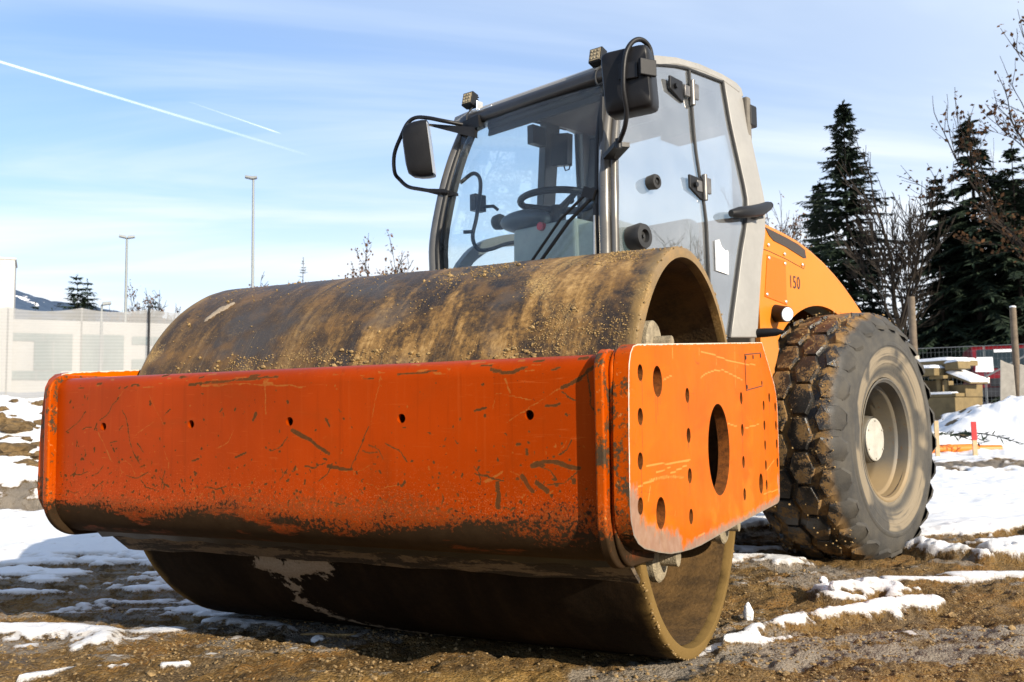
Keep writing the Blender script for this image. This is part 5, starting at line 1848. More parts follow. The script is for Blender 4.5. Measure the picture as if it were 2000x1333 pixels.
# small standing lumps of snow near the drum
LUMPS = [((1.135, 0.50), 0.021, 1.9, 'small upright cone of snow standing in the mud beside the drum'),
         ((1.395, 1.155), 0.026, 0.9, 'round snow crumb in front of the snow patch ahead of the rear wheel'),
         ((1.33, 1.30), 0.022, 0.8, 'tiny snow crumb at the left tip of the snow patch ahead of the rear wheel'),
         ((-0.36, -0.40), 0.030, 0.6, 'grey snow lump lying in the shadow under the drum')]
for (x, y), r, tall, lab in LUMPS:
    g = G()
    z = float(ground_fields(np.array([x]), np.array([y]))[0][0])
    rr = random.Random(int(x * 1000))
    V0, F0 = ICO[3]
    jit = [1 + 0.5 * (float(fbm(np.array([p[0] * 2.2 + x * 9]), np.array([p[1] * 2.2 + p[2] * 3.1]), 3, 7)[0]) - 0.5) for p in V0]
    g.add([(x + p[0] * r * j * (1 - 0.30 * max(0, p[2])), y + p[1] * r * j * (1 - 0.30 * max(0, p[2])), z + r * tall * 0.7 + p[2] * r * tall * j) for p, j in zip(V0, jit)], F0)
    o = g.build('snow_lump', 'snow', None, smooth=180, recalc=False)
    o.data.attributes.new('dirt', 'FLOAT', 'POINT')
    tag(o, lab, 'snow lump')
g = G()
zst = float(ground_fields(np.array([-0.35]), np.array([-0.30]))[0][0])
g.tube([(-0.47, -0.37, zst + 0.012), (-0.38, -0.34, zst + 0.016), (-0.33, -0.335, zst + 0.012), (-0.24, -0.32, zst + 0.020)], [0.004, 0.006, 0.008, 0.005], 6)
tag(g.build('wood_splinter', 'mud_dry', None, smooth=40), 'pale splinter of wood lying in the shadow in front of the drum', 'splinter')

# ------------------------------------------------------------------ the snow heap on the right with its branches
def heap(name, cx_, cy_, rx, ry, h, seed, lab, cat, dirtf):
    n, m_ = 90, 44
    A_, T_ = np.meshgrid(np.linspace(0, 2 * PI, n, endpoint=False), np.linspace(0.0, 1.0, m_))
    wv = 1 + 0.35 * (fbm(np.cos(A_) * 1.3 + seed, np.sin(A_) * 1.3, 3, seed) - 0.5)
    X = cx_ + np.cos(A_) * T_ * rx * wv
    Y = cy_ + np.sin(A_) * T_ * ry * wv
    prof_ = np.cos(np.clip(T_, 0, 1) * PI / 2) ** 1.25
    z0 = terr(X.ravel(), Y.ravel()).reshape(X.shape)
    Z = z0 - 0.06 + prof_ * (h + 0.06) * (0.86 + 0.5 * (fbm(X * 1.4, Y * 1.4, 4, seed + 1) - 0.35)) + (fbm(X * 6, Y * 6, 3, seed + 2) - 0.5) * 0.10 * prof_
    dirt = dirtf(X, Y, T_)
    V = np.stack([X.ravel(), Y.ravel(), Z.ravel()], 1)
    F = []
    for i in range(m_ - 1):
        for k in range(n):
            k2 = (k + 1) % n
            F.append((i * n + k, (i + 1) * n + k, (i + 1) * n + k2, i * n + k2))
    o = G().add(V, F).build(name, 'snow', None, smooth=180, attrs={'dirt': dirt.ravel()}, recalc=False)
    tag(o, lab, cat)
    return o


heap('snow_heap', 2.95, 17.0, 2.35, 1.9, 0.80, 3, 'large heap of earth covered in snow behind the red tipped stake', 'snow heap', lambda X, Y, T: 0.9 * sstep(0.62, 0.72, fbm(X * 2.6, Y * 2.6, 4, 8)))
heap('snow_heap', 1.62, 15.4, 1.05, 0.5, 0.24, 9, 'low ridge of snow at the foot of the stacked formwork', 'snow heap', lambda X, Y, T: 0.8 * sstep(0.62, 0.72, fbm(X * 3, Y * 3, 4, 18)))

# ------------------------------------------------------------------ trees
def tri_spray(g, p, d, L, w, rng):
    """a flat tapering spray of needles"""
    side = d.cross(Vector((0, 0, 1)))
    if side.length < 1e-4:
        side = Vector((1, 0, 0))
    side = side.normalized()
    side = (side + Vector((rng.uniform(-.3, .3), rng.uniform(-.3, .3), rng.uniform(-.6, .6)))).normalized()
    m_ = p + d * L * 0.45
    e = p + d * L
    b = len(g.v)
    g.v += [tuple(p), tuple(m_ + side * w), tuple(e), tuple(m_ - side * w)]
    g.f.append((b, b + 1, b + 2, b + 3))
    g.mi.append(0)


def conifer(name, x, y, h, rad, seed, label, group=None, whorls=40, steps=9, lean=0.0, bare=0.10, tr=None, base=None, droop=0.35, thin=1.0, spray=1.0):
    rng = random.Random(seed)
    nq, kq = (5, 0.085) if steps >= 8 else (3, 0.17)
    z0 = gz(x, y) if base is None else base
    root = empty(name, (x, y, z0))
    tag(root, label, 'tree', group)
    tr = tr or h * 0.012
    pts = [Vector((lean * h * (k / 8) ** 1.5 + rng.uniform(-.01, .01) * h * 0.3, rng.uniform(-.01, .01) * h * 0.3, h * k / 8 - (0.3 if k == 0 else 0))) for k in range(9)]
    g = G()
    g.tube(pts, [tr * (1 - 0.93 * k / 8) for k in range(9)], 8)
    g.build('trunk', 'bark_dark', root, smooth=60)

    def axis(z):
        k = min(7.999, max(0, z / h * 8))
        i = int(k)
        return pts[i].lerp(pts[i + 1], k - i)
    g = G()
    for wv in range(whorls):
        f = bare + (1 - bare) * (wv + rng.uniform(-.3, .3)) / whorls
        f = min(0.985, max(bare * 0.6, f))
        z = f * h
        Lw = rad * ((1 - f) ** 0.82) * rng.uniform(0.72, 1.12) + 0.03 * rad
        if f < 0.25:
            Lw *= 0.75 + f
        nb = rng.randint(4, 7)
        a0 = rng.uniform(0, 2 * PI)
        for bnum in range(nb):
            if rng.random() > thin:
                continue
            a = a0 + 2 * PI * bnum / nb + rng.uniform(-.35, .35)
            L = Lw * rng.uniform(0.55, 1.15)
            out = Vector((math.cos(a), math.sin(a), 0))
            p0 = axis(z)
            up0 = 0.55 * f - 0.10
            P = []
            for k in range(steps + 1):
                tt_ = k / steps
                P.append(p0 + out * L * tt_ + Vector((0, 0, L * (up0 * tt_ - droop * 1.2 * tt_ * tt_ + 0.28 * droop * tt_ ** 4 * 1.6))))
            g.tube([P[0], P[steps // 2], P[-1]], [max(0.012, L * 0.012), max(0.009, L * 0.008), 0.004], 3, cap=False)
            for k in range(1, steps + 1):
                d = (P[k] - P[k - 1]).normalized()
                tt_ = k / steps
                for q in range(nq):
                    sgn = (-1, 1, 0, -1, 1)[q]
                    ln = spray * (0.24 + kq * L) * (1.15 - 0.55 * tt_) * rng.uniform(0.5, 1.35)
                    sd = out.cross(Vector((0, 0, 1))) * sgn
                    dd = (d * 0.75 + sd * 0.85 + Vector((0, 0, -0.35 * rng.random() - 0.15 * (q == 2) * 3))).normalized()
                    tri_spray(g, P[k].lerp(P[k - 1], rng.random()), dd, ln, ln * rng.uniform(0.13, 0.22), rng)
    # leader
    for k in range(10):
        p = axis(h * (0.95 + 0.005 * k))
        a = rng.uniform(0, 6.28)
        tri_spray(g, p, Vector((math.cos(a) * 0.6, math.sin(a) * 0.6, 0.6)).normalized(), 0.035 * h * 0.5 * spray, 0.008 * h * 0.5, rng)
    g.build('crown', 'needles', root, smooth=0, recalc=False)
    return root


def deciduous(name, x, y, h, seed, label, group=None, spread=0.55, leafy=0.0, leaf=0.10, levels=5, tr=None, base=None, bark='bark_dark', leafmat='brown_leaves', fork=0.30, rmin=0.010, lean=0.0, rotz=0.0):
    rng = random.Random(seed)
    z0 = gz(x, y) if base is None else base
    root = empty(name, (x, y, z0))
    tag(root, label, 'tree', group)
    tr = tr or h * 0.016
    gt, gb, gl = G(), G(), G()

    def grow(p, d, L, r, lev):
        n = 4 if lev < 2 else 3
        P, q, dd = [p], p, d
        for k in range(n):
            dd = (dd + Vector((rng.uniform(-.16, .16), rng.uniform(-.16, .16), rng.uniform(-.05, .12)))).normalized()
            q = q + dd * L / n
            P.append(q)
        rs = [max(rmin * 0.6, r * (1 - 0.55 * k / n)) for k in range(n + 1)]
        (gt if lev == 0 else gb).tube(P, rs, (8, 5, 4, 3, 3, 3, 3)[lev], cap=lev == 0)
        if lev >= levels:
            if leafy and rng.random() < leafy:
                for k in range(rng.randint(2, 6)):
                    c = P[rng.randint(1, n)] + Vector((rng.gauss(0, .12), rng.gauss(0, .12), rng.gauss(0, .10))) * (leaf / 0.10)
                    u = Vector((rng.gauss(0, 1), rng.gauss(0, 1), rng.gauss(0, 1))).normalized()
                    v = u.orthogonal().normalized()
                    s = leaf * rng.uniform(0.5, 1.2)
                    b = len(gl.v)
                    gl.v += [tuple(c - u * s), tuple(c + v * s * 0.6), tuple(c + u * s), tuple(c - v * s * 0.6)]
                    gl.f.append((b, b + 1, b + 2, b + 3))
                    gl.mi.append(0)
            return
        kids = (5, 5, 4, 4, 3, 3)[lev]
        for k in range(kids):
            tpos = rng.uniform(fork if lev == 0 else 0.25, 1.0) if k else 1.0
            i = min(n - 1, int(tpos * n))
            q = P[i].lerp(P[i + 1], tpos * n - i)
            az = rng.uniform(0, 2 * PI)
            o = dd.orthogonal().normalized()
            o = (Matrix.Rotation(az, 3, dd) @ o)
            sp = spread * rng.uniform(0.6, 1.4) * (0.35 if k == 0 else 1.0)
            nd = (dd * (1 - 0.3 * sp) + o * sp + Vector((0, 0, 0.16))).normalized()
            grow(q, nd, L * rng.uniform(0.55, 0.80) * (1.05 if k == 0 else 0.9), max(rmin, r * (0.62 if k == 0 else 0.45)), lev + 1)
    grow(Vector((0, 0, -0.3)), Vector((lean, 0, 1)).normalized(), h * 0.36, tr, 0)
    # scale so the crown top lands at the wanted height
    zt = float(np.percentile([p[2] for p in gb.v], 99.9))
    k = h / zt
    for q in (gt, gb, gl):
        q.v = [(a * k, b * k, c * k) for a, b, c in q.v]
    root.rotation_euler.z = rotz
    gt.build('trunk', bark, root, smooth=60)
    gb.build('branches', bark, root, smooth=60, recalc=False)
    if gl.v:
        gl.build('leaves', leafmat, root, smooth=0, recalc=False)
    return root


simple('bark_dark', (0.022, 0.017, 0.013), 0.9, 0, 0.5, 6, 0.4, 0.2)
simple('bark_grey', (0.040, 0.035, 0.032), 0.9, 0, 0.4, 6, 0.3, 0.2)
simple('bark_pine', (0.10, 0.075, 0.055), 0.9, 0, 0.5, 5, 0.5, 0.2)
simple('needles', (0.015, 0.027, 0.014), 0.75, 0, 0.7, 0.8, 0, 0.25)
simple('brown_leaves', (0.075, 0.035, 0.013), 0.8, 0, 0.6, 1.2, 0, 0.2)

# right hand wood, from the roller's hood to the frame edge
GRP_R = 'trees at the edge of the wood'
x, y = pol(-5.25, 45)
conifer('spruce', x, y, 14.4, 4.5, 11, 'tallest dark spruce rising directly behind the sloping hood', GRP_R, 58, 14, thin=0.70, bare=0.04, spray=1.1)
x, y = pol(-6.75, 49)
conifer('spruce', x, y, 11.6, 4.0, 12, 'shorter dark spruce crowding the left flank of the tallest spruce', GRP_R, 46, 12, thin=0.88, bare=0.03, spray=1.1)
x, y = pol(-7.9, 52)
conifer('spruce', x, y, 7.2, 3.2, 13, 'low dark spruce at the far left foot of the spruce group by the hood', GRP_R, 30, 8, bare=0.03)
x, y = pol(-4.1, 50)
conifer('spruce', x, y, 8.2, 3.4, 14, 'low dark spruce at the right foot of the tallest spruce behind a lamp post', GRP_R, 30, 8, bare=0.03)
x, y = pol(-2.35, 41)
deciduous('bare_tree', x, y, 10.6, 21, 'bare leafless tree with a forked black trunk between the two spruce groups', GRP_R, 0.42, levels=5, tr=0.20, rmin=0.020, fork=0.40)
x, y = pol(-0.7, 52)
deciduous('bare_tree', x, y, 12.6, 22, 'slender bare tree with fine twigs just left of the big pine', GRP_R, 0.42, levels=5, tr=0.13, rmin=0.014, bark='bark_grey')
x, y = pol(1.50, 43)
conifer('pine', x, y, 12.4, 4.8, 15, 'tall drooping conifer with a long bare brown trunk', GRP_R, 48, 14, thin=0.50, bare=0.22, tr=0.20, droop=0.62, spray=1.35)
x, y = pol(0.6, 46)
conifer('spruce', x, y, 9.2, 4.0, 16, 'dark ragged spruce half hidden left of the bare brown trunk', GRP_R, 38, 10, thin=0.85, bare=0.06, droop=0.5, spray=1.3)
x, y = pol(2.6, 44)
conifer('spruce', x, y, 10.0, 4.4, 17, 'dark dense spruce right of the bare brown trunk', GRP_R, 40, 10, thin=0.65, bare=0.04, droop=0.5, spray=1.1)
x, y = pol(3.6, 47)
conifer('spruce', x, y, 10.2, 4.8, 18, 'dark dense spruce below the brown oak at the edge of the frame', GRP_R, 40, 10, bare=0.03, droop=0.45, spray=1.3)
x, y = pol(-0.35, 43)
conifer('spruce', x, y, 9.9, 3.3, 19, 'slim ragged conifer rising between the bare trees and the tall drooping conifer', GRP_R, 40, 10, thin=0.6, bare=0.12, droop=0.55, spray=1.2)
x, y = pol(2.95, 46)
conifer('spruce', x, y, 10.4, 4.4, 20, 'broad dark conifer just right of the tall drooping conifer', GRP_R, 40, 10, thin=0.55, bare=0.10, droop=0.55, spray=1.1)
x, y = pol(3.55, 42)
conifer('spruce', x, y, 10.6, 4.0, 28, 'dark conifer standing right behind the slim timber post', GRP_R, 40, 12, thin=0.58, bare=0.05, droop=0.5, spray=1.0)
x, y = pol(4.9, 44)
conifer('spruce', x, y, 11.2, 4.4, 29, 'dark conifer beside the red lorry, half cut by the right frame edge', GRP_R, 40, 12, thin=0.58, bare=0.05, droop=0.5, spray=1.0)
for i, (b, d, h, rd, lab) in enumerate([
        (-1.6, 50, 4.6, 1.9, 'small dark conifer behind the left timber post'), (-0.5, 48, 5.2, 2.0, 'small dark conifer right of the left timber post'),
        (0.3, 52, 6.6, 2.3, 'mid sized dark conifer above the stacked formwork'), (1.9, 50, 6.2, 2.6, 'mid sized dark conifer just behind the bare brown trunk'),
        (2.9, 52, 6.4, 2.4, 'small bushy conifer above the red van'), (4.4, 43, 7.6, 2.8, 'mid sized conifer cut by the right edge of the frame'), (-3.0, 54, 3.4, 1.5, 'lowest little conifer just right of the lamp post behind the wheel')]):
    x, y = pol(b, d)
    conifer('spruce', x, y, h, rd * 1.5, 60 + i, lab, GRP_R, 30, 9, bare=0.01, droop=0.45, spray=1.4)
x, y = pol(7.0, 32)
deciduous('oak', x, y, 11.4, 25, 'oak with rusty brown leaves reaching in at the upper right corner', GRP_R, 0.50, leafy=0.9, leaf=0.075, levels=5, tr=0.22, rmin=0.012, lean=0.0, rotz=2.2)
x, y = pol(8.2, 52)
deciduous('oak', x, y, 8.4, 26, 'smaller brown leaved oak below the big oak at the right edge', GRP_R, 0.42, leafy=0.85, leaf=0.075, levels=5, tr=0.15, rmin=0.012, lean=0.0, rotz=3.0)
x, y = pol(-9.9, 55)
deciduous('oak', x, y, 13.2, 27, 'brown leaved tree peeping out between the cab pillar and the spruces', GRP_R, 0.50, leafy=0.35, leaf=0.10, levels=5, tr=0.2, rmin=0.016)

for i, (b, d, h, lab) in enumerate([(47, 42, 9.0, 'bare tree out of frame to the right, mirrored at the foot of the cab door'), (52.5, 46, 11.0, 'taller bare tree out of frame to the right, mirrored in the cab door glass'), (58, 40, 8.0, 'bare tree out of frame to the far right, mirrored beside the cab pillar')]):
    x, y = pol(b, d)
    deciduous('bare_tree', x, y, h, 140 + i, lab, 'trees mirrored in the cab glass', 0.6, leafy=0.4, leaf=0.12, levels=4, tr=0.18, rmin=0.025)
# left hand and middle distance trees
GRP_L = 'distant trees behind the drum and the netting'
x, y = pol(-51.55, 90)
conifer('spruce', x, y, 11.8, 6.0, 31, 'taller of the twin dark spruces above the white netting', GRP_L, 26, 7, bare=0.02, spray=1.2)
x, y = pol(-51.0, 91)
conifer('spruce', x, y, 11.5, 5.0, 32, 'right one of the twin dark spruces above the white netting', GRP_L, 26, 7, bare=0.02, spray=1.2)
x, y = pol(-53.65, 120)
conifer('spruce', x, y, 12.6, 5.0, 33, 'tiny dark spruce top beside the white tower', GRP_L, 18, 5, bare=0.02, spray=1.3)
x, y = pol(-52.8, 120)
conifer('spruce', x, y, 11.9, 5.0, 34, 'tiny dark spruce top just left of the twin spruces', GRP_L, 18, 5, bare=0.02, spray=1.3)
x, y = pol(-47.5, 110)
conifer('spruce', x, y, 12.4, 5.5, 35, 'small dark spruce top beside the dark fence post', GRP_L, 20, 6, bare=0.02, spray=1.3)
for i, (b, d, h, lf, sp, lab) in enumerate([
        (-49.6, 80, 9.2, 0.35, 0.7, 'brownish bare tree left of the short left lamp post'), (-48.3, 85, 9.4, 0.12, 0.7, 'bare tree right of the short left lamp post'),
        (-47.0, 80, 9.2, 0.10, 0.7, 'bare tree above the dark fence post'), (-46.0, 82, 8.9, 0.06, 0.7, 'bare tree touching the outline of the drum at its left'),
        (-42.4, 70, 9.4, 0.22, 0.75, 'bare crown just left of the tall lamp post over the drum'), (-40.6, 75, 9.6, 0.25, 0.75, 'small bare crown right of the tall lamp post over the drum'),
        (-34.25, 60, 9.7, 0.62, 0.62, 'rusty brown leaved crown left of the cab'), (-31.1, 60, 9.6, 0.30, 0.62, 'thin leaved crown touching the left side of the cab')]):
    x, y = pol(b, d)
    deciduous('bare_tree', x, y, h, 80 + i, lab, GRP_L, sp * 1.25, leafy=min(1, lf * 1.5), leaf=0.13, levels=5, tr=0.16, rmin=0.026, fork=0.5)
x, y = pol(-38.85, 80)
conifer('larch', x, y, 12.5, 2.0, 39, 'pale leafless larch with a pointed crown right of the tall lamp post', GRP_L, 30, 6, bare=0.3, thin=0.5, spray=0.5, droop=0.1)

# ------------------------------------------------------------------ site furniture
simple('galvanised', (0.13, 0.14, 0.145), 0.45, 0.5, 0.12, 6)
simple('lamp_paint', (0.16, 0.175, 0.175), 0.5, 0.2, 0.1, 4)
simple('timber_pale', (0.42, 0.31, 0.18), 0.8, 0, 0.25, 14, 0.2, 0.3)
simple('timber_post', (0.12, 0.092, 0.065), 0.85, 0, 0.35, 7, 0.3, 0.3)
simple('formwork', (0.155, 0.112, 0.050), 0.75, 0, 0.3, 5, 0.15, 0.3)
simple('red_paint', (0.62, 0.02, 0.02), 0.5)
simple('van_red', (0.14, 0.003, 0.005), 0.3, 0, 0.1, 3)
simple('van_black', (0.012, 0.012, 0.014), 0.4)
simple('van_glass', (0.010, 0.018, 0.020), 0.08, 0, 0.2, 2)
simple('concrete', (0.33, 0.30, 0.25), 0.9, 0, 0.2, 6, 0.2, 0.3)
simple('pipe_orange', (0.62, 0.14, 0.004), 0.4, 0, 0.1, 5)
simple('facade_white', (0.36, 0.355, 0.34), 0.85, 0, 0.05, 2)
simple('facade_glass', (0.075, 0.12, 0.118), 0.35, 0, 0.15, 3)


def lamp_post(b, d, ztop, heads, lab, r=0.075, arm=0.0):
    x, y = pol(b, d)
    z0 = gz(x, y)
    root = empty('lamp_post', (x, y, z0), -R(b))
    tag(root, lab, 'lamp post', 'lamp posts around the site')
    h = ztop - z0
    g = G()
    g.tube([(0, 0, -0.3), (0, 0, 1.2), (0, 0, 1.25), (0, 0, h)], [r * 1.5, r * 1.4, r * 1.05, r * 0.7], 12)
    g.build('pole', 'lamp_paint', root, smooth=40)
    for sx, L in heads:
        g = G()
        g.tube([(0, 0, h - 0.05), (sx * L * 0.6, 0, h + 0.04)], 0.03, 8)
        g.prism([(sx * (L * 0.35), h - 0.02), (sx * (L + 0.30), h + 0.05), (sx * (L + 0.28), h + 0.14), (sx * (L * 0.5), h + 0.10)], 'y', -0.16, 0.16)
        g.build('lamp_head', 'galvanised', root, smooth=0, bevel=0.02)
    return root


lamp_post(-48.98, 50, 10.2, [(-1, 0.08), (1, 0.08)], 'shorter left lamp post with two heads rising out of the white netting')
lamp_post(-41.85, 45, 12.45, [(-1, 0.10), (1, -0.12)], 'tallest lamp post, left of the drum crown, alone against the sky')
lamp_post(-50.25, 40, 5.55, [(1, 0.05)], 'shortest pale lamp post, barely above the top of the white netting', 0.06)
lamp_post(-4.22, 55, 9.9, [(1, 0.25)], 'thin lamp post in front of the spruces, just right of the hood', 0.085)
lamp_post(-2.15, 70, 10.3, [(1, 0.25)], 'distant thin lamp post seen above the left timber post', 0.09)

# netting fence on the left
m, t = material('white_netting')
c = t.obj()
x_, y_, z_ = t.sep(c)
wv = t.n('ShaderNodeTexWave', {'Vector': t.comb(z_, 0.0, 0.0), 'Scale': 3.6, 'Distortion': 0.6, 'Detail': 2.0, 'Detail Scale': 2.0}).outputs['Fac']
nz = t.noise(c, 1.2, 4, 0.6)
alpha = t.add(t.add(0.66, t.mul(wv, 0.10)), t.mul(t.sub(nz, 0.5), 0.20))
df = t.n('ShaderNodeBsdfDiffuse', {'Color': (0.34, 0.335, 0.32, 1)})
tl = t.n('ShaderNodeBsdfTranslucent', {'Color': (0.34, 0.335, 0.32, 1)})
ad = t.n('ShaderNodeMixShader', {0: 0.35, 1: df.outputs[0], 2: tl.outputs[0]})
tp = t.n('ShaderNodeBsdfTransparent')
mixn = t.n('ShaderNodeMixShader', {0: alpha, 1: tp.outputs[0], 2: ad.outputs[0]})
t.n('ShaderNodeOutputMaterial', {'Surface': mixn.outputs[0]})

NA, NB = Vector((*pol(-62, 28.2), 0)), Vector((*pol(-41, 26.2), 0))
NF = empty('netting_fence', (NA.x, NA.y, 0))
tag(NF, 'long translucent white netting stretched on posts in front of the low building', 'netting fence')
nd_ = (NB - NA)
NL = nd_.length
nd_.normalize()
posts_b = [-62, -58.5, -55.0, -51.3, -47.68, -44.3, -41]


def on_net(b):
    """point on the fence line at a bearing"""
    s, c_ = math.sin(R(b)), math.cos(R(b))
    ax, ay = NA.x - CAM.x, NA.y - CAM.y
    den = nd_.x * c_ - nd_.y * s
    return (ay * s - ax * c_) / den


TP = [on_net(b) for b in posts_b]
g = G()
n, m_ = 140, 12
V, F = [], []
for i in range(n + 1):
    s = NL * i / n
    k = max(0, min(len(TP) - 2, sum(1 for q in TP if q <= s) - 1))
    u = min(1, max(0, (s - TP[k]) / max(1e-6, TP[k + 1] - TP[k])))
    sag = 0.10 * 4 * u * (1 - u)
    p = NA + nd_ * s
    zb, zt = gz(p.x, p.y) - 0.05, 3.90 - sag
    bul = 0.06 * math.sin(s * 1.7) + 0.05 * math.sin(s * 4.1 + 1)
    for j in range(m_ + 1):
        f = j / m_
        off = Vector((-nd_.y, nd_.x, 0)) * (-bul * math.sin(PI * f) - 0.03)
        q = p + off - NA
        V.append((q.x, q.y, zb + (zt - zb) * f))
for i in range(n):
    for j in range(m_):
        a = i * (m_ + 1) + j
        F.append((a, a + m_ + 1, a + m_ + 2, a + 1))
G().add(V, F).build('netting', 'white_netting', NF, smooth=180, recalc=False)
for b, s in zip(posts_b, TP):
    p = NA + nd_ * s
    z0 = gz(p.x, p.y)
    g = G()
    q = p - NA + Vector((-nd_.y, nd_.x, 0)) * (-0.09 if abs(b + 47.68) < 0.1 else 0.05)
    dk = abs(b + 47.68) < 0.1
    g.tube([(q.x, q.y, z0 - 0.3), (q.x, q.y, 3.98 if dk else 3.90)], 0.032 if dk else 0.022, 8)
    g.build('post', 'black_metal' if dk else 'facade_white', NF, smooth=40)

# the low building behind the netting
bx, by = pol(-53.2, 46)
BL = empty('low_building', (bx, by, gz(bx, by)), R(53.2))
tag(BL, 'low white hall with wide grey green windows and a white tower, behind the netting', 'building')
z0 = gz(bx, by)
PXX, PXZ = 0.0212, 0.0229


def bu(u): return (u - 87) * PXX


def bv(v): return 0.884 + (829 - v) * PXZ - z0


g = G()
g.box((5.0, 4.06, (bv(628) - 0.6) / 2), (17.4, 8, bv(628) + 0.6))
g.build('wall', 'facade_white', BL, smooth=0, bevel=0.01)
g = G()
x0, x1 = bu(-90), bu(30)
g.box(((x0 + x1) / 2, 1.0, bv(513) / 2), (x1 - x0, 2.4, bv(513)))
g.box((x1 - 0.55, -0.24, bv(515) / 2), (0.05, 0.06, bv(515)))
g.box(((x0 + x1) / 2, 1.0, bv(513) + 0.04), (x1 - x0 + 0.1, 2.5, 0.08))
g.build('tower', 'facade_white', BL, smooth=0)
for (ua, ub, va, vb) in ((30, 143, 655, 670), (70, 143, 670.5, 727), (160, 245, 655, 727), (262, 345, 657, 673), (262, 345, 704, 727), (362, 445, 655, 727), (28, 122, 729, 746)):
    g = G()
    g.box((bu((ua + ub) / 2), 0.03, (bv(va) + bv(vb)) / 2), ((ub - ua) * PXX, 0.10, (vb - va) * PXZ))
    w = g.build('window', 'facade_glass', BL, smooth=0)
    g = G()
    g.box((bu((ua + ub) / 2), -0.03, (bv(va) + bv(vb)) / 2), (0.05, 0.05, (vb - va) * PXZ))
    g.build('frame', 'lamp_paint', w, smooth=0)

# the wooded hills, distance haze put into the forest colour as blue
n, m_ = 150, 26
V, F, DS = [], [], []
bs = np.linspace(-72, -24, n)
for j in range(m_):
    f = j / (m_ - 1)
    d = 2300 + 1500 * f
    for i, b in enumerate(bs):
        x, y = pol(b, d)
        prof_ = math.sin(min(1.0, f / 0.62) * PI / 2) ** 1.3 if f < 0.62 else math.cos((f - 0.62) / 0.38 * PI / 2) ** 0.7
        ridge = float(np.interp(b, [-72, -60, -54.6, -51.5, -48, -44, -40, -34, -24], [345, 408, 416, 370, 338, 295, 225, 130, 40]))
        nzv = float(fbm(np.array([x * 0.004]), np.array([y * 0.004]), 5, 50)[0]) - 0.5
        V.append((x, y, max(-20, prof_ * ridge * (1 + 0.16 * nzv) + 30 * nzv * prof_ - 6)))
for j in range(m_ - 1):
    for i in range(n - 1):
        a = j * n + i
        F.append((a, a + 1, a + n + 1, a + n))
m, t = material('hill_forest_hazed')
c = t.obj()
a1 = t.noise(c, 0.006, 5, 0.6)
a2 = t.noise(c, 0.03, 5, 0.65)
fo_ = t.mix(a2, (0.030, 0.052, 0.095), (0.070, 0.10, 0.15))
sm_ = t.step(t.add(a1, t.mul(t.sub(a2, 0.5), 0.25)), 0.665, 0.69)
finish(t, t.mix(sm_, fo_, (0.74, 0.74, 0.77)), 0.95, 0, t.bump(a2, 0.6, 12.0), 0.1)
hl = G().add(V, F).build('hills', 'hill_forest_hazed', None, smooth=180, recalc=True)
tag(hl, kind='structure')

# contrails: long slim drifting tubes of ice cloud, far up
m, t = material('contrail_ice')
c = t.obj()
n1 = t.noise(c, 0.02, 4, 0.6)
ends = t.attr('fade')
lw = t.n('ShaderNodeLayerWeight', {'Blend': 0.5}).outputs['Facing']
al = t.mul(t.mul(ends, t.m('POWER', t.sub(1.0, lw), 1.3)), t.add(0.75, t.mul(n1, 0.5)))
em = t.n('ShaderNodeBsdfDiffuse', {'Color': (0.92, 0.93, 0.95, 1)})
tls = t.n('ShaderNodeBsdfTranslucent', {'Color': (0.92, 0.93, 0.95, 1)})
adds = t.n('ShaderNodeAddShader', {0: em.outputs[0], 1: tls.outputs[0]})
tp = t.n('ShaderNodeBsdfTransparent')
mx_ = t.n('ShaderNodeMixShader', {0: al, 1: tp.outputs[0], 2: adds.outputs[0]})
t.n('ShaderNodeOutputMaterial', {'Surface': mx_.outputs[0]})


def contrail(A, B, r0, r1, f0, f1, lab):
    A, B = Vector(A), Vector(B)
    A = A + (A - B) * 0.18
    n = 60
    pts = [A.lerp(B, k / n)  for k in range(n + 1)]
    g = G()
    g.tube(pts, [r0 + (r1 - r0) * k / n for k in range(n + 1)], 14, cap=False)
    fade = np.repeat([(f0 + (f1 - f0) * k / n) * min(1, (n - k) / 6) for k in range(n + 1)], 14)
    o = g.build('contrail', 'contrail_ice', None, smooth=180, attrs={'fade': fade}, recalc=False)
    o.visible_shadow = True
    tag(o, lab, 'contrail')


contrail((-2477, 1686, 1060), (-3076, 3937, 1420), 3.6, 7.0, 0.36, 0.02, 'long white contrail slanting down across the upper left sky')
contrail((-2461, 2483, 1162), (-2450, 2900, 1174), 1.5, 3.2, 0.03, 0.22, 'short faint contrail right above the long contrail')

# ------------------------------------------------------------------ stacked formwork on the right
fx, fy = pol(0.0, 21)
FZ = 0.45
FR = -R(35)
Ef = Matrix.Rotation(FR, 3, 'Z')


def at_stack(x, y, z):
    p = Ef @ Vector((x, y, 0))
    return (fx + p.x, fy + p.y, z)


